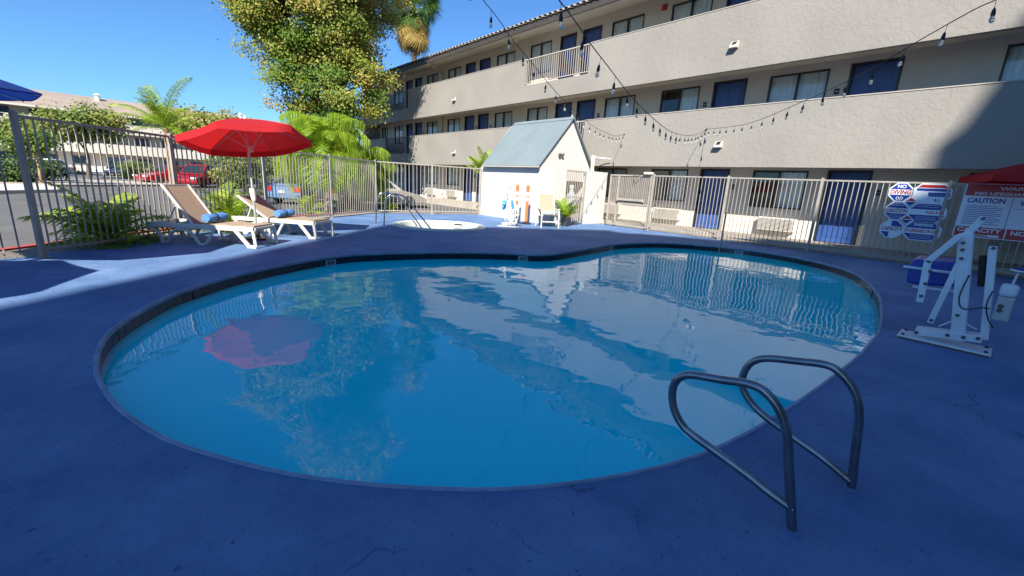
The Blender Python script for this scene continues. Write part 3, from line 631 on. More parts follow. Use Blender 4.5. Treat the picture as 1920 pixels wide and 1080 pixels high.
# pool plant behind the bars
pm = thing('filter_tank', 'grey filter tank behind the bars of the white hut', 'tank', (12.65, 11.1, 0))
obj('tank_body', MB().lathe((12.65, 11.12, 0), [(.2, .0), (.23, .05), (.23, .95), (.2, 1.08), (.1, 1.16), (.06, 1.3)], 18), 'tank', pm, smooth=True)
obj('valve', MB().lathe((12.65, 11.12, 1.3), [(.08, 0), (.09, .1), (.05, .14)], 12), 'white_plastic', pm)
ph = thing('red_hoses', 'red hoses and pipes bundled behind the barred gate', 'hose', (12.55, 10.98, 0))
for k in range(5):
    pts = [(12.2+.13*k, 10.92+.02*k, .02), (12.45+.07*k, 10.93, .3+.05*k), (12.62+.04*k, 10.94, .62), (12.75+.02*k, 10.95, .86-.04*k)]
    obj('hose', MB().tube(catmull(pts, 5), .018, 6), 'pipe_red', ph, smooth=True)

# ================================================================== POOL RAILS
def rail(name, label, path, r, mt, group=None, base=None, closed_to=None):
    t = thing(name, label, 'handrail', base or path[0], group)
    obj('rail_tube', MB().tube(path, r, 14), mt, t, smooth=True); return t
for nm, B, pts in (('A', atz(1485, 995), [(1479, 875), (1474.7, 812), (1460, 767), (1434, 735), (1404, 720), (1349, 711.6), (1294, 703), (1270, 711.6), (1260.5, 735), (1264, 767), (1279, 797), (1302, 818), (1349, 852), (1404, 892.6), (1438, 920), (1472, 948)]),
                   ('B', atz(1596, 916), [(1602.5, 858), (1610, 790), (1607, 748), (1592, 718), (1566, 692), (1541, 682.6), (1498, 677.5), (1438, 672), (1409, 679.6), (1394, 701), (1391.7, 726), (1409, 756), (1438, 784), (1490, 822), (1541, 858), (1588, 899)])):
    dr = Vector((-.10, 1, 0)).normalized(); nn = Vector((dr.y, -dr.x, 0)); P3 = [B]+[atp(x, y, B, nn) for x, y in pts]; P3[-1] = Vector((B.x, B.y, P3[-1].z))+dr*.014
    t = rail('grab_rail', 'dark bronze looped grab rail at the pool edge, '+('over the cracked paint' if nm == 'A' else 'closer to the white lift'), catmull(P3, 5), .0195, 'rail_bronze', 'grab rails at the pool edge')
    obj('escutcheon', MB().lathe(B, [(.034, .0005), (.033, .005), (.022, .009)], 18), 'deck_paint', t, smooth=True)
t = thing('exit_rail', 'dark metal exit rail dipping into the far end of the pool', 'handrail', (12.47, 5.2, 0))
obj('rail_tube', MB().tube(fillet([(12.66, 5.28, 0), (12.58, 5.25, .86), (12.36, 5.16, .93), (11.78, 4.92, -.55)], .12), .021, 10), 'rail_bronze', t, smooth=True)
obj('escutcheon', MB().lathe((12.66, 5.28, 0), [(.045, .001), (.042, .010), (.03, .016)], 14), 'coping', t)
for k, (bpx, pts) in enumerate((((705, 419), [(706.7, 373), (713, 362.5), (721.7, 361), (740, 365), (750, 371), (786.7, 421.7)]), ((719.7, 425), [(723, 375), (728, 366.7), (736.7, 363), (755, 366.7), (763, 373), (806.7, 428)]))):
    B = atz(*bpx); dr = (Vector((SPA_C[0], SPA_C[1], 0))-atz(712, 422)).normalized(); nn = Vector((dr.y, -dr.x, 0))
    P3 = [B]+[atp(x, y, B, nn) for x, y in pts]; P3.append(P3[-1]+(P3[-1]-P3[-2]).normalized()*.25)
    t = rail('spa_rail', 'bright chrome rail arching down into the hot tub, '+('nearer the loungers' if k == 0 else 'its foot in the shade'), fillet(P3, .12), .022, 'chrome', 'chrome rails of the hot tub')
    obj('escutcheon', MB().lathe(B, [(.05, .001), (.045, .012), (.03, .02)], 14), 'chrome', t)

# ================================================================== POOL LIFTS
def lift(label, seatmat):
    t = thing('pool_lift', label, 'pool lift', (6.12, .18, 0), 'white pool lifts'); X0 = 6.12
    def P(x, y, dx=0.0): q = atx(x, y, X0); return Vector((X0+dx, q.y, q.z))
    def bar(nm, p, q, w, th, dx=0.0, mt='powder_white', par=None):
        o = obj(nm, MB().beam(P(*p, dx), P(*q, dx), th, w, up=(P(*q)-P(*p)).cross(Vector((1, 0, 0)))), mt, par or t); bevel(o, min(w, th)*.18, 2); return o
    y0, y1 = P(1683, 628).y, P(1858, 668).y
    bp = obj('base_plate', MB().box((X0-.09, y1, .004), (X0+.22, y0, .035)), 'powder_white', t); bevel(bp, .008)
    obj('rust_edge', MB().box((X0-.094, y1+.01, .004), (X0-.0905, y0-.01, .016)), 'rust', bp)
    for fy in (.06, .94):
        for fx in (-.06, .18): obj('bolt', MB().lathe((X0+fx, y1+(y0-y1)*fy, .035), [(.016, 0), (.016, .018)], 6), 'bolt', bp)
    bar('foot_beam', (1716, 621), (1842, 636), .075, .05); bar('foot_beam', (1716, 621), (1842, 636), .075, .04, .12)
    bar('mast', (1795, 640), (1812, 437), .11, .075, .03)
    bar('upper_arm', (1806, 446), (1846, 408), .06, .05, .03)
    bar('lift_arm', (1800, 442), (1738, 492), .055, .04, -.015); bar('lift_arm', (1741, 487), (1725, 566), .06, .04, -.015)
    bar('strut', (1743, 606), (1797, 495), .05, .04, .03); bar('rear_post', (1845, 638), (1862, 462), .06, .05, .03)
    bar('brace', (1760, 612), (1782, 603), .012, .02, .0); bar('brace', (1806, 604), (1832, 618), .012, .02, .0)
    for b_ in ((1806, 455), (1805, 468), (1803, 484), (1745, 508), (1736, 531), (1728, 554), (1747, 599), (1796, 590), (1719, 622), (1777, 627), (1807, 631), (1834, 633), (1844, 410), (1863, 465)):
        q = P(*b_); obj('bolt', MB().lathe((X0-.042, q.y, q.z), [(.016, 0), (.017, .008), (.011, .014)], 8, Matrix.Rotation(rad(-90), 3, 'Y')), 'bolt', t)
    st = [P(1690, 540, .45), P(1696, 510, .45), P(1708, 493, .45), P(1785, 503, .45), P(1780, 545, .45), P(1700, 541, .45)]
    seat = obj('seat', MB().prism([P(1686, 538, .42), P(1690, 508, .42), P(1702, 491, .42), P(1790, 500, .42), P(1788, 548, .42), P(1712, 543, .42)], (.40, .0, .02)), seatmat, t); bevel(seat, .03, 3)
    bk = obj('seat_back', MB().prism([P(1780, 498, .80), P(1790, 548, .80), P(1706, 540, .80), P(1698, 492, .80)], (.05, 0, .02)), seatmat, t); bevel(bk, .015, 2)
    obj('seat_bar', MB().tube([P(1683, 505, .38), P(1790, 520, .38)], .014, 8), 'powder_white', t, smooth=True)
    obj('foot_rest', MB().tube([P(1700, 545, .40), P(1785, 556, .40)], .014, 8), 'powder_white', t, smooth=True)
    ct = obj('control_box', MB().box((X0-.10, P(1872, 600).y-.06, .37), (X0+.02, P(1872, 600).y+.05, .60)), 'box_grey', t); bevel(ct, .015, 3)
    cap = obj('box_lid', MB().box((X0-.105, P(1872, 600).y-.065, .60), (X0+.025, P(1872, 600).y+.055, .72)), 'powder_white', ct); bevel(cap, .035, 4)
    em = MB(); cy = P(1872, 585).y
    for dz in (.47, .51): em.lathe((X0-.1008, cy, dz), [(.022, 0), (.022, .002)], 14, Matrix.Rotation(rad(-90), 3, 'Y')); 
    obj('emblem', em, 'bolt', ct)
    act = obj('actuator', MB().beam(P(1838, 540, .14), P(1842, 480, .14), .055, .055), 'rubber', t); bevel(act, .015)
    obj('cable', MB().tube(catmull([P(1818, 515, -.02), P(1803, 545, -.045), P(1799, 565, -.05), P(1808, 578, -.05), P(1840, 576, -.045), P(1856, 577, -.05)], 6), .006, 6), 'rubber', t, smooth=True)
    obj('cable', MB().tube(catmull([P(1862, 545, -.02), P(1850, 570, -.06), P(1853, 595, -.08), P(1863, 612, -.09)], 6), .006, 6), 'rubber', t, smooth=True)
    pl = P(1808, 500); obj('rating_plate', MB().box((X0-.0105, pl.y-.03, pl.z-.04), (X0-.0075, pl.y+.03, pl.z+.04)), 'sign_white', t)
    return t
L1 = lift('white pool lift with bolted arms and a dark blue seat beside the signs', 'seat_blue')
L2 = copy_tree(L1); L2['label'] = 'small white pool lift with pale blue seat beside the hot tub and orange posts'
L2.location = (9.05, 10.55, 0); L2.rotation_euler = (0, 0, rad(28))
_m = MATS['seat_blue'].copy(); _m.name = 'seat_sky'; _m.node_tree.nodes['Principled BSDF'].inputs['Base Color'].default_value = (.05, .33, .62, 1)
for l in list(_m.node_tree.links):
    if l.to_socket.name == 'Base Color': _m.node_tree.links.remove(l)
for c in L2.children:
    if c.name.startswith('seat') and not c.name.startswith('seat_bar'): c.data = c.data.copy(); c.data.materials[0] = _m

# ================================================================== LOUNGERS, TOWELS, UMBRELLAS
def make_lounger(label, BA=55, BL=.76):
    t = thing('sun_lounger', label, 'sun lounger', (0, 0, 0), 'white loungers by the driveway fence'); Wd, Lh, hs = .66, 1.92, .34
    # x runs from foot (0) to head (1.92); y across
    for s_ in (-1, 1):
        y = s_*Wd/2
        sr = obj('side_rail', MB().beam((.0, y, hs), (Lh, y, hs), .05, .085), 'white_plastic', t); bevel(sr, .014, 3)
        # front open frame leg
        lg = obj('leg', MB().beam((.34, y, hs-.02), (.10, y, .03), .045, .06, up=(1, 0, 0)).beam((.01, y, hs-.03), (-.02, y, .03), .045, .05, up=(1, 0, 0)).beam((-.03, y, .03), (.14, y, .03), .043, .055), 'white_plastic', t); bevel(lg, .008)
        # arched mid leg and rear leg
        arc = [(1.0, y, hs-.02), (.92, y, .12), (.86, y, .03)]
        lg = obj('leg', MB().tube(catmull([(.72, y, hs-.05), (.80, y, .16), (.88, y, .035), (1.0, y, .03), (1.08, y, .16), (1.2, y, .26), (1.36, y, .27), (1.48, y, .2), (1.56, y, .05), (1.66, y, .03), (1.70, y, .16), (1.86, y, hs-.03)], 5), .028, 8), 'white_plastic', t, smooth=True)
    for x in (.01, .62, 1.9): obj('cross_bar', MB().beam((x, -Wd/2+.025, hs), (x, Wd/2-.025, hs), .05, .05), 'white_plastic', t)
    n = 14; vs = []
    for i in range(n+1):
        x = .02+(1.10-.02)*i/n; vs += [(x, -Wd/2+.04, hs+.055+.012*math.sin(i)), (x, Wd/2-.04, hs+.055+.012*math.sin(i+.3))]
    seat = obj('seat_sling', MB().add(vs+[(x, y, z-.02) for x, y, z in vs], [(2*i, 2*i+2, 2*i+3, 2*i+1) for i in range(n)]+[(2*(n+1)+2*i, 2*(n+1)+2*i+1, 2*(n+1)+2*i+3, 2*(n+1)+2*i+2) for i in range(n)]+[(2*i, 2*(n+1)+2*i, 2*(n+1)+2*i+2, 2*i+2) for i in range(n)]+[(2*i+1, 2*i+3, 2*(n+1)+2*i+3, 2*(n+1)+2*i+1) for i in range(n)]+[(0, 1, 2*(n+1)+1, 2*(n+1))]), 'sling', t, smooth=True)
    bx, bz = 1.12+BL*math.cos(rad(BA)), hs+.05+BL*math.sin(rad(BA))
    obj('back_sling', MB().prism([(1.12, -Wd/2+.05, hs+.05), (bx, -Wd/2+.05, bz), (bx, Wd/2-.05, bz), (1.12, Wd/2-.05, hs+.05)], (.014, 0, -.01)), 'sling', t)
    for s_ in (-1, 1): obj('back_frame', MB().beam((1.10, s_*(Wd/2-.03), hs+.02), (bx+.01, s_*(Wd/2-.03), bz+.02), .035, .035), 'white_plastic', t)
    obj('back_frame', MB().beam((bx+.02, -Wd/2+.03, bz+.01), (bx+.02, Wd/2-.03, bz+.01), .035, .035), 'white_plastic', t)
    obj('back_prop', MB().tube([(1.12+.45*math.cos(rad(BA)), -Wd/2+.1, hs+.05+.45*math.sin(rad(BA))), (1.62, -Wd/2+.1, hs+.02)], .012, 6).tube([(1.12+.45*math.cos(rad(BA)), Wd/2-.1, hs+.05+.45*math.sin(rad(BA))), (1.62, Wd/2-.1, hs+.02)], .012, 6), 'white_plastic', t)
    return t
lo1 = make_lounger('white framed tan sling lounger standing in front of the small lime palm'); lo2 = make_lounger('white framed tan sling lounger with its back leaning beside the umbrella pole', 33, .74)
def place(o, front_near, width_dir, axis_deg):
    a = rad(axis_deg); o.rotation_euler = (0, 0, a); yv = Vector((-math.sin(a), math.cos(a), 0)); o.location = Vector(front_near)+(yv*-.31 if yv.dot(Vector(width_dir)) < 0 else yv*.31)
f1, f2 = atz(480, 466), atz(592, 449)
place(lo1, f1, (.5, .37, 0), 138); place(lo2, f2, (.52, .39, 0), 131)
def towel(lg, label):
    t = thing('rolled_towel', label, 'towel', (0, 0, 0), 'rolled blue towels'); prof = []
    mb = MB(); n = 22; k = 17; vs = []
    for i in range(k):
        x = -.26+.52*i/(k-1); e = 1-.12*(abs(x)/.26)**6-.16*math.exp(-(x/.035)**2)
        for j in range(n):
            a = 2*math.pi*j/n; r = (.082+.006*math.sin(3*a+i*.7)+.004*math.sin(7*a+i))*e; vs.append((r*math.cos(a), x, .082+r*.92*math.sin(a)))
    mb.add(vs, [(i*n+j, i*n+(j+1) % n, (i+1)*n+(j+1) % n, (i+1)*n+j) for i in range(k-1) for j in range(n)]+[tuple(reversed(range(n))), tuple((k-1)*n+j for j in range(n))])
    r_ = obj('roll', mb, 'towel_blue', t, smooth=True)
    obj('towel_band', MB().lathe((0, 0, .082), [(.074, -.02), (.076, 0), (.074, .02)], 18, Matrix.Rotation(rad(90), 3, 'X')), 'wire', t, smooth=True)
    a = lg.rotation_euler.z; t.rotation_euler = (0, 0, a); t.location = lg.location+Vector((math.cos(a)*.90, math.sin(a)*.90, .40)); return t
towel(lo1, 'rolled blue towel on the lounger in front of the lime palm'); towel(lo2, 'rolled blue towel on the lounger beside the umbrella pole')

def umbrella(label, base, apex, R0, dropz, mt, nsec=8, rot0=0, pole_r=.022, crank=True, valance=.12, name='patio_umbrella', group=None, lean=None):
    base, apex = Vector(base), Vector(apex); t = thing(name, label, 'umbrella', base, group); ax = (lean or (apex-base)).normalized()
    u = ax.cross(Vector((0, 1, 0))).normalized(); v = ax.cross(u)
    def rim(j, r, dz): a = rot0+2*math.pi*j/nsec; return apex+(u*math.cos(a)+v*math.sin(a))*r-ax*dz
    obj('pole', MB().tube([base, apex-ax*.02], pole_r, 10), 'pole_grey', t, smooth=True)
    vs = []; fs = []; rows = 6; seg = 6
    mb = MB()
    for j in range(nsec):                        # one cloth gore per sector, sagging between ribs
        idx = {}
        vs = []
        for i in range(rows+1):
            q = i/rows
            for k in range(seg+1):
                w_ = k/seg; p = rim(j, R0*q, dropz*q**1.25)*(1-w_)+rim(j+1, R0*q, dropz*q**1.25)*w_; p = p-ax*(.05*q*math.sin(math.pi*w_)*0.6); vs.append(p)
        for k in range(seg+1):
            w_ = k/seg; p = rim(j, R0, dropz)*(1-w_)+rim(j+1, R0, dropz)*w_-ax*(valance+.03*math.sin(math.pi*w_)); vs.append(p)
        n_ = seg+1; fs = [(i*n_+k, i*n_+k+1, (i+1)*n_+k+1, (i+1)*n_+k) for i in range(rows+1) for k in range(seg)]
        g_ = obj('canopy_panel', MB().add(vs, fs), mt, t, smooth=True)
        obj('rib', MB().tube([apex-ax*.06, rim(j, R0*.99, dropz+.025)], .007, 6), 'pole_grey', t)
        obj('strut', MB().tube([apex-ax*(dropz+.22), rim(j, R0*.52, dropz*.47+.03)], .006, 6), 'pole_grey', t)
    obj('hub', MB().tube([apex-ax*(dropz+.17), apex-ax*(dropz+.27)], .04, 10), 'white_plastic', t)
    obj('finial', MB().lathe(apex, [(.03, -.01), (.035, .03), (.012, .07)], 10), 'white_plastic', t)
    if crank: c = base+(apex-base)*.38; obj('crank_housing', MB().tube([c-ax*.13, c-ax*.09, c+ax*.06, c+ax*.12], [.03, .045, .055, .05], 12), 'white_plastic', t, smooth=True)
    return t
ub = Vector((1.82, 9.95, 0)); ua = CAM+(Vector((2.075, 11.565, 2.45))-CAM)*.885
umbrella('open red patio umbrella with grey pole between the two loungers', ub, ua, 1.168, .362, 'canopy_red', 6, 6.241, lean=Vector((-.0514, .2136, 1)))
obj_b = thing('umbrella_base', 'round dark umbrella base on the deck behind the lounger', 'umbrella base', (ub.x, ub.y, 0)); obj('base_disc', MB().lathe(ub, [(.24, .001), (.24, .04), (.06, .07), (.04, .3)], 20), 'bronze', obj_b)
umbrella('open dark blue patio umbrella near the fence corner post', (-2.1, 7.85, 0), (-2.1, 7.85, 2.50), 1.46, .40, 'canopy_blue', rot0=rad(-9), valance=.015)
umbrella('open dark blue patio umbrella standing behind the other blue one', (-3.9, 5.72, 0), (-3.9, 5.72, 2.52), 1.42, .46, 'canopy_blue', rot0=rad(0))
rb = atd(2025, 300, 8.3); umbrella('open red patio umbrella beside the rectangular rule sign', (rb.x, rb.y, 0), (rb.x, rb.y, 2.52), 1.62, .46, 'canopy_red', 6, rad(20))

# ================================================================== FURNITURE BY THE HUT
def armchair():
    c = atz(1027, 427); t = thing('sling_armchair', 'white framed tan sling armchair holding a folded towel against the white wall', 'chair', (0, 0, 0)); W2 = .30
    for s_ in (-1, 1):
        y = s_*W2
        obj('leg', MB().tube([(-.30, y, 0), (-.28, y, .40), (-.24, y, .60)], .022, 8), 'white_plastic', t, smooth=True)
        obj('leg', MB().tube([(.36, y, 0), (.20, y, .40), (.12, y, .62)], .022, 8), 'white_plastic', t, smooth=True)
        a = obj('arm_rest', MB().beam((-.30, y, .62), (.22, y, .60), .06, .03), 'white_plastic', t); bevel(a, .01)
        obj('back_frame', MB().tube([(.10, y*.9, .36), (.36, y*.9, 1.08)], .02, 8), 'white_plastic', t, smooth=True)
        obj('seat_frame', MB().tube([(-.30, y*.92, .42), (.12, y*.92, .37)], .02, 8), 'white_plastic', t, smooth=True)
    obj('stretcher', MB().tube([(-.28, -W2, .20), (-.28, W2, .20)], .018, 8), 'white_plastic', t, smooth=True)
    obj('seat_sling', MB().prism([(-.31, -W2*.86, .43), (.13, -W2*.86, .38), (.13, W2*.86, .38), (-.31, W2*.86, .43)], (0, 0, .014)), 'sling', t)
    obj('back_sling', MB().prism([(.10, -W2*.84, .38), (.365, -W2*.84, 1.08), (.365, W2*.84, 1.08), (.10, W2*.84, .38)], (-.014, 0, .004)), 'sling', t)
    t.location = (c.x+.12, c.y+.15, 0); t.rotation_euler = (0, 0, rad(62)); return t
ch = armchair()
tw = thing('folded_towel', 'pale blue folded towel on the tan armchair', 'towel', ch.location+Vector((-.02, -.05, .445)))
for k in range(3):
    o = obj('fold', MB().box((tw.location.x-.17, tw.location.y-.12, tw.location.z+k*.032), (tw.location.x+.17, tw.location.y+.12, tw.location.z+k*.032+.03)), 'towel_pale', tw); bevel(o, .013, 3)
for k, (p, lb) in enumerate((((986, 420), 'orange safety post with white bands standing free on its black base'), ((967, 418), 'orange safety post with white bands half hidden behind the small pool lift'))):
    B = atz(*p); t = thing('safety_post', lb, 'post', B, 'orange safety posts')
    obj('post_base', MB().lathe(B, [(.19, .001), (.19, .03), (.10, .06), (.06, .09)], 16), 'rubber', t, smooth=True)
    obj('post_tube', MB().lathe(B, [(.05, .06), (.05, 1.12), (.045, 1.16), (.06, 1.20), (.055, 1.32), (.02, 1.36)], 14), 'orange', t, smooth=True)
    for z in (.80, .98): obj('reflective_band', MB().lathe(B, [(.0515, z), (.0525, z+.01), (.0525, z+.11), (.0515, z+.12)], 14), 'reflect', t, smooth=True)

# ================================================================== PALMS, TREES, SHRUBS
def frond_mesh(name, L_, droop, nl, ll, lw, mt, rise=.6, sag=.5, tint0=.3, tspread=.35, seed=0, twist=.0):
    r_ = np.random.default_rng(seed); vs, fs, tn = [], [], []
    m = 12; P = []; ang = rise; p = np.array([0., 0., 0.])
    for i in range(m+1):
        P.append(p.copy()); p = p+np.array([math.cos(ang), 0, math.sin(ang)])*L_/m; ang -= droop/m*(.4+1.2*i/m)
    P = np.array(P); mb = MB(); mb.tube([tuple(q) for q in P], [max(.004, .016*(1-i/m)+.003) for i in range(m+1)], 4)
    vs += mb.v; fs += mb.f; tn += [tint0*.6]*len(mb.f)
    for k in range(nl):
        s_ = .14+.86*k/(nl-1); x = s_*m; i = min(int(x), m-1); q = P[i]+(P[i+1]-P[i])*(x-i); d = P[i+1]-P[i]; d /= np.linalg.norm(d)
        ln = ll*(math.sin(math.pi*min(1, .12+s_*.9))**.6+.12)*r_.uniform(.85, 1.1)
        for side in (-1, 1):
            out = np.array([d[0]*.55, side*1.0, d[2]*.55+.25+r_.normal()*.12]); out /= np.linalg.norm(out)
            p1 = q+out*ln*.5+np.array([0, 0, -sag*ln*.10]); p2 = q+out*ln*(1-.25*sag)+np.array([0, 0, -sag*ln*.55]); w_ = np.array([d[0], 0, d[2]])*lw
            o = len(vs); vs += [tuple(q-w_*.5), tuple(q+w_*.5), tuple(p1+w_*.6), tuple(p1-w_*.6), tuple(p2)]
            fs += [(o, o+1, o+2, o+3), (o+3, o+2, o+4)]; tt = tint0+r_.uniform(-tspread, tspread); tn += [tt, tt+.06]
    me = bpy.data.meshes.new(name); me.from_pydata(vs, [], fs); me.materials.append(MATS[mt])
    at = me.attributes.new('tint', 'FLOAT', 'FACE'); at.data.foreach_set('value', np.clip(np.array(tn, 'f'), 0, 1)); return me
def palm(name, label, base, trunk_h, nf, L_, mt, trunk_r=.10, droop=1.6, rise=(.2, 1.35), ll=.45, lw=.035, nl=34, sag=.5, tint0=.4, group=None, seed=1, crownshaft=True, sc=(.75, 1.1), lean=(0, 0), bark='bark_tan', cat='palm'):
    r_ = random.Random(seed); base = Vector(base); t = thing(name, label, cat, base, group); top = base+Vector((lean[0], lean[1], trunk_h))
    if trunk_h > .05:
        k = 9; obj('trunk', MB().tube([base+(top-base)*(i/k) for i in range(k+1)], [trunk_r*(1.15-.35*i/k)*(1+.06*(i % 2)) for i in range(k+1)], 10), bark, t, smooth=True)
    else: obj('stem', MB().lathe(base, [(trunk_r, .0), (trunk_r*.8, .12), (trunk_r*.4, .2)], 10), bark, t)
    mes = [frond_mesh(name+'_frond', L_, droop, nl, ll, lw, mt, r_.uniform(*rise) if False else rs, sag, tint0, .3, seed*10+i) for i, rs in enumerate(np.linspace(rise[0], rise[1], 5))]
    for i in range(nf):
        q = i/nf; me = mes[min(4, int(q*5))]; o = inst('frond', me, t, top+Vector((0, 0, -.06+.12*q)), i*2.39996+r_.uniform(-.2, .2)); s_ = r_.uniform(*sc); o.scale = (s_, s_, s_); o.rotation_euler[0] = r_.uniform(-.25, .25)
    return t
palm('queen_palm', 'lush lime green palm with weeping fronds behind the fence by the hot tub', (5.75, 17.6, -.05), 2.2, 60, 2.3, 'palm_lime', .13, 2.7, (.0, 1.5), .80, .020, 60, 1.9, .42, seed=3)
palm('queen_palm', 'second lime green palm drooping toward the motel wall behind the fence', (7.35, 18.6, -.05), 1.5, 40, 1.9, 'palm_lime', .12, 2.7, (.0, 1.4), .72, .020, 52, 1.9, .34, seed=4)
pb_ = atd(312, 250, 15.5); palm('tall_palm', 'slim palm with one long frond reaching into the sky left of the red umbrella', (pb_.x, pb_.y, -.05), 2.7, 20, 2.3, 'palm_lime', .10, 1.35, (.25, 1.42), .48, .03, 36, .9, .45, seed=9, sc=(.6, 1.0))
palm('palm_shrub', 'small bright lime palm standing by the fence between the loungers', (1.62, 11.55, 0), 0.0, 26, 1.15, 'palm_lime', .08, 1.15, (.45, 1.4), .34, .022, 26, .5, .5, seed=5, cat='plant')
palm('palm_shrub', 'spreading palm shrub growing outside the fence near the corner post', (-.42, 10.25, -.04), .10, 26, 1.05, 'palm_lime', .10, 1.2, (.25, 1.35), .40, .03, 22, .6, .45, seed=6, cat='plant')
palm('young_palm', 'thin feathery palm between the hut and the motel wall', (12.9, 17.0, -.05), 1.7, 20, 1.35, 'palm_lime', .05, .8, (.8, 1.5), .36, .022, 34, 1.0, .5, seed=8)
pp = atz(1060, 424); pot = thing('potted_palm', 'bushy green palm in a dark grey pot next to the armchair', 'plant', (pp.x, pp.y, 0))
obj('pot', MB().lathe(pp, [(.13, .001), (.17, .26), (.19, .28), (.19, .31), (.165, .31), (.16, .27)], 20), 'pot', pot, smooth=True)
obj('soil', MB().lathe((pp.x, pp.y, .2), [(.158, 0), (.158, .075)], 16), 'soil', pot)
pms = [frond_mesh('potted_frond', .85, 1.1, 22, .26, .02, 'palm_lime', r_, .4, .45, .3, 70+i) for i, r_ in enumerate((.7, 1.0, 1.25, 1.4))]
for i in range(20): inst('frond', pms[i % 4], pot, (pp.x+random.uniform(-.04, .04), pp.y+random.uniform(-.04, .04), .27), i*2.4, (random.uniform(.7, 1.05),)*3)
for k, (p, hh, lb) in enumerate((((655, 399), .7, 'leafy dark shrub at the foot of the weeping palm'), ((590, 402), .8, 'yellow green shrub outside the fence behind the lounger'), ((748, 396), .35, 'tiny yellow green plant growing by the fence behind the hot tub'))):
    B = atz(*p, -.04); palm('low_shrub', lb, (B.x, B.y+.8, -.04), 0.0, 14, hh*1.1, 'palm_lime' if k else 'palm_green', .05, 1.0, (.4, 1.4), hh*.4, .04, 12, .5, .6, seed=20+k, cat='plant')

def foliage(blobs, n, per, leaf, flat=.7, out=.5, spread=.55):
    """clumps of leaves spread through a set of ellipsoids -> centres, normals, clump index"""
    C_, N_, I_ = [], [], []; vol = np.array([b[3]*b[4]*b[5] for b in blobs]); pick = rng.choice(len(blobs), n, p=vol/vol.sum())
    for i, k in enumerate(pick):
        x, y, z, a, b, c = blobs[k]; d = rng.normal(size=3); d /= np.linalg.norm(d); r = rng.uniform(.3, 1.0)**.55
        cc = np.array([x, y, z])+d*r*np.array([a, b, c]); pts = rng.normal(size=(per, 3))*spread*np.array([1, 1, flat]); C_.append(cc+pts)
        nn = rng.normal(size=(per, 3))*.6+d*out+np.array([-.45, -.4, .5])*.9; N_.append(nn/np.linalg.norm(nn, axis=1, keepdims=True)); I_.append(np.full(per, i))
    return np.concatenate(C_), np.concatenate(N_), np.concatenate(I_)
def tree(name, label, base, trunk, blobs, n, per, leaf, mt, tint=(.3, .25), spread=.5, group=None, trunk_r=.2, bark='bark', grad=None, cat='tree', limbs=9):
    base = Vector(base); t = thing(name, label, cat, base, group); C_, N_, I_ = foliage(blobs, n, per, leaf, spread=spread)
    ct = rng.normal(tint[0], tint[1], n)
    if grad: ct = ct+grad(np.array([C_[I_ == i].mean(0) for i in range(n)]))
    leafmesh('crown', C_, N_, leaf*rng.uniform(.7, 1.3, len(C_)), leaf*.72*rng.uniform(.7, 1.2, len(C_)), ct[I_]+rng.normal(0, .09, len(C_)), mt, t)
    top = Vector(trunk); mb = MB(); k = 8; mid = (base+top)/2+Vector((trunk_r*.6, -trunk_r*.4, 0))
    mb.tube(catmull([base, mid, top], 5), [trunk_r*(1.25-.08*i) for i in range(11)], 10)
    o = obj('trunk', mb, bark, t, smooth=True)
    for i in range(limbs):
        b_ = blobs[i % len(blobs)]; e = Vector((b_[0]+random.uniform(-.35, .35)*b_[3], b_[1]+random.uniform(-.35, .35)*b_[4], b_[2]+random.uniform(-.4, .5)*b_[5])); st = base+(top-base)*random.uniform(.6, 1)
        obj('limb', MB().tube(catmull([st, (st+e)/2+Vector((0, 0, .3)), e], 4), [trunk_r*.45*(1-.1*j) for j in range(9)], 6), bark, t, smooth=True)
    return t
TB = Vector((8.6, 25.6, -.1))
tree('autumn_tree', 'big green tree turning orange brown in front of the motel end', TB, TB+Vector((0, 0, 5.0)),
     [(7.9, 26.2, 9.6, 3.3, 3.3, 3.0), (5.6, 27.6, 11.3, 2.4, 2.4, 1.8), (9.2, 25.0, 6.0, 2.1, 2.1, 2.2), (10.0, 25.6, 8.2, 1.8, 1.8, 1.7), (6.6, 26.8, 7.4, 1.6, 1.6, 1.5), (10.0, 26.6, 11.2, 2.3, 2.3, 2.0), (8.4, 25.7, 4.2, 1.6, 1.6, 1.5), (4.4, 28.2, 11.9, 1.4, 1.4, 1.1), (6.0, 27.2, 9.2, 1.6, 1.6, 1.2), (8.2, 25.5, 14.0, 3.0, 3.0, 2.4), (7.8, 21.8, 13.2, 2.3, 2.3, 1.5), (6.8, 26.4, 5.4, 1.3, 1.3, 1.2), (12.6, 26.0, 12.2, 1.7, 1.7, 1.3), (11.2, 25.2, 9.8, 1.2, 1.2, .9), (10.9, 24.7, 6.8, 1.1, 1.1, .9), (5.0, 27.6, 9.9, 1.0, 1.0, .8)],
     740, 250, .135, 'leaf_autumn', (.52, .24), .33, trunk_r=.28, limbs=16, grad=lambda c: .03*(c[:, 2]-8)+.08*np.clip(c[:, 0]-8.6, -1, 3)*(c[:, 2] < 9.5)-.12*(c[:, 2] < 5.5))
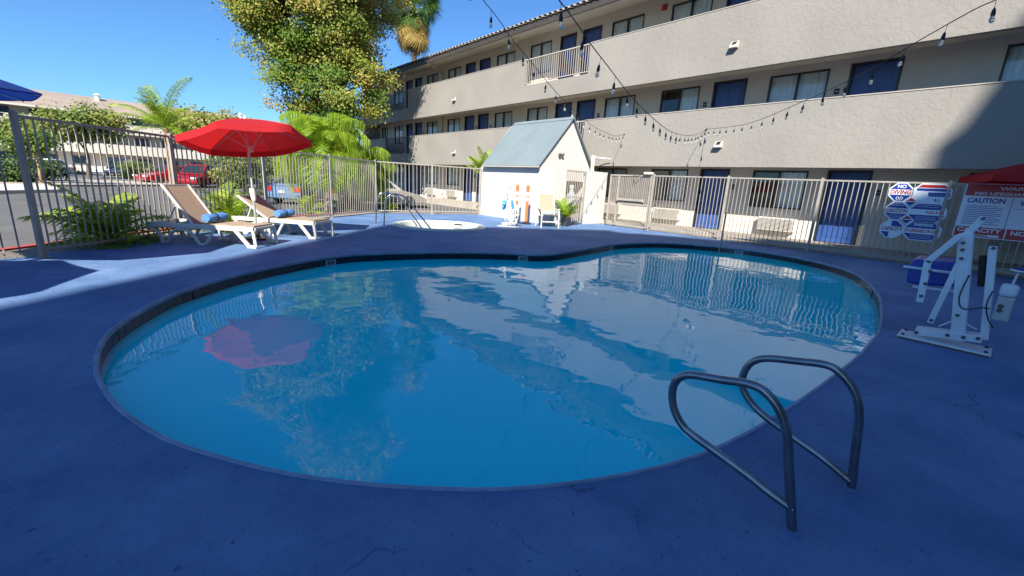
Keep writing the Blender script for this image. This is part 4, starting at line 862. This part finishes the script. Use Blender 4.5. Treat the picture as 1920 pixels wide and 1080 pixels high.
# fan palm behind the roof with a skirt of dead leaves
fp = atd(775, 10, 46); t = thing('fan_palm', 'tall fan palm with a shaggy skirt of dead golden leaves behind the roof', 'palm', (fp.x, fp.y, -.1))
obj('trunk', MB().tube([(fp.x, fp.y, -.1), (fp.x+.2, fp.y, 9), (fp.x, fp.y, fp.z)], [.4, .3, .26], 10), 'bark', t, smooth=True)
def fanleaf(seed, L_, mt, tint):
    r_ = np.random.default_rng(seed); vs, fs, tn = [(0, 0, 0)], [], []; ns = 18
    mb = MB().tube([(0, 0, 0), (L_*.5, 0, .02)], .02, 4); vs += mb.v; fs += [tuple(i+1 for i in f) for f in mb.f]; tn += [.2]*len(mb.f)
    for k in range(ns):
        a = -1.15+2.3*k/(ns-1); d = np.array([math.cos(a), math.sin(a), 0]); s_ = np.array([-math.sin(a), math.cos(a), 0])*.05; b = np.array([L_*.5, 0, .02]); l = L_*.62*r_.uniform(.85, 1.1)
        o = len(vs); vs += [tuple(b), tuple(b+d*l*.6-s_), tuple(b+d*l*.6+s_), tuple(b+d*l+np.array([0, 0, -.25*L_]))]; fs += [(o, o+1, o+2), (o+1, o+3, o+2)]; q = tint+r_.uniform(-.25, .25); tn += [q, q]
    me = bpy.data.meshes.new('fan_leaf'); me.from_pydata(vs, [], fs); me.materials.append(MATS[mt]); at = me.attributes.new('tint', 'FLOAT', 'FACE'); at.data.foreach_set('value', np.clip(np.array(tn, 'f'), 0, 1)); return me
gl_ = [fanleaf(i, 3.0, 'palm_green', .6) for i in range(3)]; dl_ = [fanleaf(10+i, 2.9, 'palm_dead', .55) for i in range(3)]
for i in range(90): inst('fan_leaf', gl_[i % 3], t, fp+Vector((0, 0, random.uniform(-.5, .9))), rot=(random.uniform(-.5, .5), random.uniform(-1.0, 1.0), i*2.4))
for i in range(110):
    z = -random.uniform(.2, 1.9); inst('dead_leaf', dl_[i % 3], t, fp+Vector((0, 0, z)), rot=(random.uniform(-.3, .3), random.uniform(.80, 1.42), i*2.4), scale=(random.uniform(.65, 1.15),)*3)
# street trees and shrubs on the left
def at_tree(pxl, depth): return atd(pxl[0], pxl[1], depth)
def bgtree(name, label, c_px, depth, rx, rz, mt, n, per, leaf, trunk_r=.14, tint=(.4, .25), spread=.4, group=None, cat='tree', bark='bark', lob=6, limbs=7, z0=-.1):
    c = atd(*c_px, depth); bl = []
    for k in range(lob):
        a = 2*math.pi*k/lob; bl.append((c.x+math.cos(a)*rx*.5, c.y+math.sin(a)*rx*.5, c.z+random.uniform(-.35, .35)*rz, rx*random.uniform(.4, .6), rx*random.uniform(.4, .6), rz*random.uniform(.5, .7)))
    return tree(name, label, (c.x, c.y, z0), (c.x, c.y, max(z0+.3, c.z-rz*.5)), bl, n, per, leaf, mt, tint, spread, group, trunk_r, bark, cat=cat, limbs=limbs)
bgtree('street_tree', 'round headed street tree with a dark slim trunk in front of the far building', (150, 232), 36, 2.9, 1.8, 'leaf_green', 110, 90, .26, .16, (.6, .2), .42)
bgtree('street_tree', 'olive green street tree seen under the blue umbrella edge', (35, 245), 40, 2.2, 1.3, 'leaf_green', 60, 80, .28, .12, (.45, .2), .5)
bgtree('street_tree', 'yellowish feathery tree rising behind the slim palm', (390, 240), 40, 3.6, 1.9, 'leaf_green', 130, 90, .28, .14, (.75, .2), .5)
bgtree('young_tree', 'young tree on a pale thin trunk just outside the fence', (62, 270), 24, 1.1, .9, 'leaf_green', 34, 70, .16, .07, (.35, .2), .3, bark='bark_tan')
for k, (p, d, rx, rz, lb) in enumerate((((262, 322), 44, 2.2, 1.0, 'pale leafy oleander bush behind the red cars'), ((60, 322), 27, 1.4, .9, 'dark clipped bush beside the traffic island'), ((10, 330), 24, 1.0, .9, 'dark round bush at the island end'), ((130, 329), 46, 2.2, .5, 'low green hedge before the far building'), ((425, 328), 33, 1.6, 1.2, 'leafy bush seen below the red umbrella'), ((455, 318), 26, 1.5, 1.6, 'bushy shrub right of the umbrella pole'), ((655, 330), 19.5, .9, 1.5, 'dark tangled shrub beside the grey car'), ((510, 318), 32, 2.4, 1.7, 'grey green bush behind the silver car'))):
    bgtree('leafy_bush', lb, p, d, rx, rz, 'leaf_hedge' if k in (1, 2, 6) else 'leaf_green', 60, 70, .16, .05, (.45, .22), .28, 'roadside bushes', 'bush', limbs=3)

# ================================================================== SIGNS ON THE FENCE
XS = 13.822; UP = (0, 0, 1); RT = (0, -1, 0)
def spx(x, y): return atx(1640+x/6.75, 320+y/6.75, XS)
sg = thing('rule_sign', 'cluster of blue and white octagonal pool rule plates on the fence', 'sign', (13.83, 1.5, .7))
def octo(l, r_, t_, b_, cut=.3):
    y0, y1, z1, z0 = spx(*l).y, spx(*r_).y, spx(*t_).z, spx(*b_).z; c = min(y0-y1, z1-z0)*cut; return y0, y1, z0, z1, c
def octpoly(y0, y1, z0, z1, c, x, inset=0):
    y0 -= inset; y1 += inset; z0 += inset; z1 -= inset
    return [(x, y0-c, z0), (x, y1+c, z0), (x, y1, z0+c), (x, y1, z1-c), (x, y1+c, z1), (x, y0-c, z1), (x, y0, z1-c), (x, y0, z0+c)]
PL = {'a': octo((178, 275), (492, 255), (335, 152), (330, 392)), 'b': octo((470, 300), (985, 265), (740, 162), (690, 412)), 'c': octo((128, 505), (425, 520), (270, 388), (270, 622)), 'd': octo((425, 520), (915, 525), (680, 412), (620, 652)), 'e': octo((65, 730), (365, 735), (210, 618), (200, 850)), 'f': octo((360, 740), (850, 748), (620, 645), (600, 890))}
for k, q in PL.items():
    wp = obj('plate', MB().prism(octpoly(*q, XS), (.006, 0, 0)), 'sign_white', sg); y0, y1, z0, z1, c = q; zc = (z0+z1)/2; h = z1-z0; w_ = y0-y1; yc = (y0+y1)/2; ins = .018
    def band(za, zb, mt, ya=None, yb=None, d=.0012):     # horizontal field clipped to the octagon
        za_, zb_ = z0+ins+(h-2*ins)*za, z0+ins+(h-2*ins)*zb
        def half(z): e = max(0, c-(z-z0-ins), c-(z1-ins-z)); return e
        zz = sorted({za_, zb_, *[v for v in (z0+ins+c, z1-ins-c) if za_ < v < zb_]}); L_, R_ = [], []
        for z in zz:
            e = half(z); l = y0-ins-e; r = y1+ins+e
            if ya is not None: l = min(l, y0-w_*ya); r = max(r, y0-w_*yb)
            L_.append((XS-d, l, z)); R_.append((XS-d, r, z))
        obj('field', MB().prism(L_+R_[::-1], (d-.0002, 0, 0)), mt, wp)
    T = lambda body, fy, size, mt, width=None, fx=.5: text('lettering', body, size, mt, wp, (XS-.0022, y0-w_*fx, z0+h*fy), RT, UP, width)
    if k == 'a': band(.66, 1, 'sign_blue'); band(0, .34, 'sign_blue'); T('NO', .80, h*.24, 'sign_white', w_*.36); T('DIVING', .5, h*.30, 'sign_red', w_*.86); T('()()', .19, h*.2, 'sign_white', w_*.30)
    if k == 'b':
        band(.80, .97, 'sign_red'); band(.32, .55, 'sign_blue', .42, 1); band(.62, .76, 'sign_blue', .1, 1); T('911', .14, h*.22, 'sign_blue', w_*.16, .70)
        for z in (.58, .44, .36): T('- - - - - - - -', z, h*.06, 'sign_blue' if z > .5 else 'sign_white', w_*.5, .55)
    if k == 'c':
        band(.66, 1, 'sign_blue'); band(0, .34, 'sign_blue'); T('CAUTION', .5, h*.27, 'sign_red', w_*.90)
    if k == 'd': band(.68, 1, 'sign_blue'); band(0, .36, 'sign_blue'); T('POOL & SPA', .52, h*.2, 'sign_red', w_*.46, .70)
    if k == 'e': band(.66, 1, 'sign_blue', .45, 1); band(0, .32, 'sign_blue', 0, .42); T('CAPACITY', .5, h*.27, 'sign_red', w_*.9)
    if k == 'f': band(.66, 1, 'sign_blue'); band(0, .34, 'sign_blue'); T('WARNING', .82, h*.22, 'sign_white', w_*.52); T('NO LIFEGUARD ON DUTY', .5, h*.24, 'sign_red', w_*.92)
    if k in 'cdf':
        for z in (.27, .19, .12) + ((.88, .79) if k != 'f' else ()): obj('small_print', MB().box((XS-.002, yc-w_*.28, z0+h*z), (XS-.0013, yc+w_*.28, z0+h*z+.006)), 'sign_white', wp)
for (x, y) in ((455, 392), (405, 618)):
    c = spx(x, y); o = obj('plate', MB().prism([(XS-.003, c.y, c.z-.12), (XS-.003, c.y-.13, c.z), (XS-.003, c.y, c.z+.12), (XS-.003, c.y+.13, c.z)], (.009, 0, 0)), 'sign_white', sg)
    obj('field', MB().prism([(XS-.0045, c.y+.1, c.z-.005), (XS-.0045, c.y, c.z-.10), (XS-.0045, c.y-.1, c.z-.005)], (.0014, 0, 0)), 'sign_blue', o); obj('field', MB().prism([(XS-.0045, c.y+.09, c.z+.012), (XS-.0045, c.y-.09, c.z+.012), (XS-.0045, c.y, c.z+.095)], (.0014, 0, 0)), 'sign_red', o)
s2 = thing('rule_sign', 'large rectangular white blue and red pool rule board headed CAUTION', 'sign', (13.83, 0, .8))
y0, y1, z0, z1 = .76, -.98, .77, 1.92
bd = obj('board', MB().box((XS-.002, y1, z0), (XS+.006, y0, z1)), 'sign_white', s2)
def fld(ya, yb, za, zb, mt): return obj('field', MB().box((XS-.0042, yb, za), (XS-.0022, ya, zb)), mt, bd)
fld(y0-.02, y1+.02, 1.66, 1.90, 'sign_red'); fld(y0-.02, -.005, z0+.015, 1.0, 'sign_red'); fld(-.025, y1+.02, z0+.015, 1.0, 'sign_red')
TX = lambda body, y, z, size, mt, width: text('lettering', body, size, mt, bd, (XS-.0056, y, z), RT, UP, width)
TX('WARNING', -.1, 1.82, .10, 'sign_white', .7); TX('NO LIFEGUARD ON DUTY', -.1, 1.71, .08, 'sign_white', 1.4)
TX('CAUTION', .40, 1.56, .14, 'sign_blue', .56); TX('911', -.20, 1.53, .12, 'sign_blue', .20); TX('CAPACITY', .38, .93, .12, 'sign_white', .66); TX('NO DIVING', -.45, .92, .12, 'sign_white', .72)
for k in range(11): obj('small_print', MB().box((XS-.0042, .42-(.3 if k % 3 else .22), 1.44-k*.038), (XS-.0022, .68, 1.452-k*.038)), 'sign_blue', bd)
for k in range(2): obj('small_print', MB().box((XS-.0056, .14, .83-k*.03), (XS-.0043, .5, .842-k*.03)), 'sign_white', bd)
obj('rule_line', MB().box((XS-.0042, .015, 1.01), (XS-.0022, .025, 1.65)), 'sign_blue', bd); obj('field', MB().box((XS-.0058, .06, .80), (XS-.0043, .22, .85)), 'sign_white', bd); obj('field', MB().box((XS-.0058, -.80, .80), (XS-.0043, -.3, .85)), 'sign_white', bd)
obj('rule_line', MB().box((XS-.0042, -.9, 1.42), (XS-.0022, -.02, 1.428)), 'sign_blue', bd)

# bench arm and blue chair by the right hand fence
B = atz(1905, 540); t = thing('side_chair', 'white plastic chair with blue seat behind the pool lift', 'chair', (B.x, B.y, 0))
obj('seat', MB().lathe((B.x+.1, B.y-.1, .28), [(.20, 0), (.25, .03), (.24, .05)], 18), 'powder_white', t, smooth=True); obj('cushion', MB().lathe((B.x+.1, B.y-.1, .331), [(.2, 0), (.21, .02), (.18, .035)], 18), 'seat_blue', t, smooth=True)
for k in range(4): a = rad(45+90*k); obj('leg', MB().tube([(B.x+.1+.18*math.cos(a), B.y-.1+.18*math.sin(a), .29), (B.x+.1+.22*math.cos(a), B.y-.1+.22*math.sin(a), 0)], .015, 8), 'powder_white', t)

# ================================================================== STRING LIGHTS
SCB = .82
sk = MB().tube([(0, 0, 0), (0, 0, -.10)], .003, 5).lathe((0, 0, -.19), [(.021, 0), (.024, .03), (.018, .07), (.008, .095)], 10); SK = bpy.data.meshes.new('light_socket'); SK.from_pydata(sk.v, [], sk.f); SK.materials.append(MATS['wire'])
gb_ = MB().lathe((0, 0, -.27), [(.006, 0), (.022, .012), (.03, .035), (.024, .06), (.017, .08)], 10); GB = bpy.data.meshes.new('glass_bulb'); GB.from_pydata(gb_.v, [], gb_.f); GB.materials.append(MATS['bulb']); GB.shade_smooth()
def strand(label, A_px, near_px, near_d, pxs):
    A = atx(*A_px, XF-.02); Nn = atd(*near_px, near_d); h = Vector((A.x-Nn.x, A.y-Nn.y, 0)).normalized(); nn = Vector((h.y, -h.x, 0)); P3 = [atp(x, y, A, nn) for x, y in pxs]
    P3[0] = A; e = P3[-1]+(P3[-1]-P3[-2]).normalized()*2.5; P3.append(e); t = thing('string_light', label, 'string light', A, 'festoon strands over the pool')
    C_ = catmull(P3, 6); obj('cable', MB().tube(C_, .006, 5), 'wire', t, smooth=True)
    acc = .25
    for p, q in zip(C_[:-1], C_[1:]):
        l = (q-p).length
        while acc < l:
            c = p+(q-p)*(acc/l); s_ = inst('light_socket', SK, t, c, 0); b = bpy.data.objects.new('glass_bulb', GB); COL.objects.link(b); b.parent = s_; s_.rotation_euler = (random.uniform(-.12, .12), random.uniform(-.12, .12), 0); s_.scale = (SCB,)*3; acc += .61
        acc -= l
    obj('hook', MB().lathe(A, [(.02, -.02), (.02, .02)], 8), 'bronze', t)
strand('string of bulbs rising from the parapet above the gate over the white hut', (1170.6, 251.6), (929, 28.7), 6.2, [(1170.6, 251.6), (1155, 254.7), (1131.6, 246.9), (1108, 233.6), (1089, 217), (1062, 192), (1042, 172), (997, 118), (965, 78.5), (929, 28.7), (906, 0), (880, -40)])
strand('string of bulbs climbing steeply across the balcony railing', (1323.7, 243), (1066, 23), 4.1, [(1323.7, 243), (1311, 250.8), (1289, 254), (1262, 248.5), (1238.6, 233.6), (1208.5, 207), (1190, 188), (1167.5, 161), (1143.5, 129), (1108.6, 84), (1091.7, 59), (1066, 23), (1048, 0), (1020, -40)])
strand('string of bulbs sweeping across the blue doors toward the pool lift', (1325, 242), (1725, 75), 5.2, [(1325, 242), (1350, 240), (1392, 234), (1427, 223.7), (1470, 206), (1500, 192.6), (1534, 178), (1575.6, 158.5), (1630, 131), (1682, 101), (1725, 75), (1823, 20), (1866, 0), (1920, -30)])

# ================================================================== VEHICLES AND FAR BUILDING
def car(label, loc, heading, mt, name='parked_car', L_=4.6, W_=1.8, H_=1.45, suv=False, cat='car'):
    t = thing(name, label, cat, (0, 0, 0), 'vehicles parked around the motel'); bz = .95 if suv else .88; hl, w = L_/2, W_/2
    prof = [(-hl, .30), (-hl+.05, bz-.08), (-hl+.25, bz), (hl-1.25, bz), (hl-.35, bz-.20), (hl-.05, bz-.34), (hl, .45), (hl-.05, .26), (-hl+.05, .24)]
    b = obj('body', MB().prism([(x, -w, z) for x, z in prof], (0, W_, 0)), mt, t); bevel(b, .07, 3)
    r0, r1 = (-hl+.12, hl-1.75) if suv else (-hl+.95, hl-1.95); f0, f1 = (-hl+.03, hl-1.0) if suv else (-hl+.35, hl-1.15); ti = .16
    base = [(f0, -w+.05), (f1, -w+.05), (f1, w-.05), (f0, w-.05)]; top = [(r0, -w+ti+.08), (r1, -w+ti+.08), (r1, w-ti-.08), (r0, w-ti-.08)]
    cab = obj('cabin', MB().add([(x, y, bz-.02) for x, y in base]+[(x, y, H_) for x, y in top], [(3, 2, 1, 0), (4, 5, 6, 7), (0, 1, 5, 4), (1, 2, 6, 5), (2, 3, 7, 6), (3, 0, 4, 7)]), mt, t); bevel(cab, .05, 3)
    Bv = [Vector((x, y, bz-.02)) for x, y in base]; Tv = [Vector((x, y, H_)) for x, y in top]
    def glass(i, j, u0, u1, v0, v1, nm='window'):
        def P(u, v): return (Bv[i]*(1-u)+Bv[j]*u)*(1-v)+(Tv[i]*(1-u)+Tv[j]*u)*v
        n_ = (Bv[j]-Bv[i]).cross(Tv[i]-Bv[i]).normalized(); obj(nm, MB().prism([P(u0, v0)+n_*.004, P(u1, v0)+n_*.004, P(u1, v1)+n_*.004, P(u0, v1)+n_*.004], n_*.008), 'car_glass', t)
    for i, j in ((0, 1), (2, 3)): glass(i, j, .08, .47, .14, .86); glass(i, j, .52, .92, .14, .86)
    glass(1, 2, .07, .93, .12, .88, 'windscreen'); glass(3, 0, .08, .92, .15, .85, 'rear_window')
    for x in (-hl+.85, hl-.9):
        for s_ in (-1, 1):
            wl = obj('wheel', MB().lathe((x, s_*(w-.09), .32), [(.2, -.10), (.30, -.10), (.325, -.06), (.325, .06), (.30, .10), (.2, .10)], 20, Matrix.Rotation(rad(90), 3, 'X')), 'tyre', t, smooth=True)
            obj('rim', MB().lathe((x, s_*(w-.005), .32), [(.20, -.01), (.19, .012), (.05, .006)], 16, Matrix.Rotation(rad(-90*s_), 3, 'X')), 'rim', wl)
    for s_ in (-1, 1):
        obj('headlight', MB().box((hl-.16, s_*w*.55, bz-.34), (hl+.012, s_*w*.97, bz-.22)), 'head_clear', t); obj('tail_light', MB().box((-hl-.012, s_*w*.58, bz-.28), (-hl+.15, s_*(w+.006), bz-.06)), 'tail_red', t)
    obj('bumper', MB().box((-hl-.03, -w+.1, .30), (-hl+.05, w-.1, .48)), mt, t); obj('number_plate', MB().box((-hl-.04, -.16, .52), (-hl-.002, .16, .64)), 'ac_white', t)
    t.location = (loc[0], loc[1], -.15); t.rotation_euler = (0, 0, rad(heading)); return t
def gz(x, y): p = atz(x, y, -.15); return p
p = gz(327, 346); car('red saloon car parked left of the other red car', (p.x, p.y+.6), 205, 'car_red')
p = gz(380, 351); car('red sport utility car parked right of the red saloon', (p.x, p.y+.3), 235, 'car_red', suv=True, H_=1.65, L_=4.4)
p = gz(585, 384); car('silver blue saloon car seen from behind through the fence', (p.x+.5, p.y+1.6), 40, 'car_silver')
p = gz(722, 388); car('grey saloon car parked toward the motel doors', (p.x, p.y+.6), -22, 'car_grey')
p = gz(75, 327.5); car('white car parked before the far building', (p.x, p.y), 150, 'car_white')
p = gz(228, 330); car('dark navy van parked near the far building', (p.x, p.y), 260, 'car_navy', name='parked_van', suv=True, H_=1.85, cat='van')
for k, (q, lb) in enumerate((((829, 381), 'orange traffic cone by the motel wall, nearer the grey car'), ((865, 382), 'orange traffic cone by the motel wall, nearer the hut'))):
    p = gz(*q); t = thing('traffic_cone', lb, 'traffic cone', p, 'orange traffic cones'); obj('cone_base', MB().box((p.x-.18, p.y-.18, -.149), (p.x+.18, p.y+.18, -.11)), 'rubber', t)
    obj('cone_body', MB().lathe((p.x, p.y, -.11), [(.15, 0), (.03, .68), (.02, .70)], 16), 'orange', t, smooth=True); obj('reflective_band', MB().lathe((p.x, p.y, -.11), [(.1, .30), (.075, .44)], 16), 'reflect', t, smooth=True)

fb0, fb1 = atz(-60, 182.5, 7.4), atz(300, 223.5, 7.4); dr = Vector((fb1.x-fb0.x, fb1.y-fb0.y, 0)).normalized(); back = Vector((-dr.y, dr.x, 0))
if back.y < 0: back = -back
S = Vector((fb0.x, fb0.y, 0))-dr*6; Ln = (Vector((fb1.x, fb1.y, 0))-S).length+26
fb = thing('far_building', 'long pale apartment building with brown pitched roof across the street', 'building', S)
def quadbox(a0, a1, d0, d1, z0, z1): return MB().prism([S+dr*a0+back*d0+Vector((0, 0, z0)), S+dr*a1+back*d0+Vector((0, 0, z0)), S+dr*a1+back*d1+Vector((0, 0, z0)), S+dr*a0+back*d1+Vector((0, 0, z0))], (0, 0, z1-z0))
obj('wall', quadbox(0, Ln, 1.4, 11, -.15, 7.35), 'far_wall', fb)
obj('roof', MB().add([S+Vector((0, 0, 7.4)), S+dr*Ln+Vector((0, 0, 7.4)), S+dr*Ln+back*6.2+Vector((0, 0, 9.75)), S+back*6.2+Vector((0, 0, 9.75)), S+back*12.4+Vector((0, 0, 7.4)), S+dr*Ln+back*12.4+Vector((0, 0, 7.4))], [(0, 1, 2, 3), (3, 2, 5, 4), (0, 3, 4), (1, 5, 2)]), 'far_roof', fb)
obj('fascia', quadbox(0, Ln, -.05, .1, 7.15, 7.39), 'far_wall', fb)
for z in (2.3, 4.95): obj('balcony_front', quadbox(0, Ln, .1, .28, z, z+1.25), 'far_wall', fb); obj('balcony_floor', quadbox(0, Ln, .28, 1.398, z, z+.2), 'far_tan', fb)
for f_, z in enumerate((.8, 3.6, 6.0)):
    for k in range(int(Ln/3.1)):
        w_ = obj('window', quadbox(1+k*3.1, 2.7+k*3.1, 1.34, 1.398, z, z+1.15), 'far_wall', fb); obj('pane', quadbox(1.08+k*3.1, 2.62+k*3.1, 1.325, 1.338, z+.08, z+1.07), 'far_glass', w_)
for q in (17, 34): c = S+dr*q+back*5; obj('roof_vent', MB().lathe((c.x, c.y, 9.2), [(.3, 0), (.3, .7), (.45, .72), (.1, 1.0)], 12), 'car_white', fb)
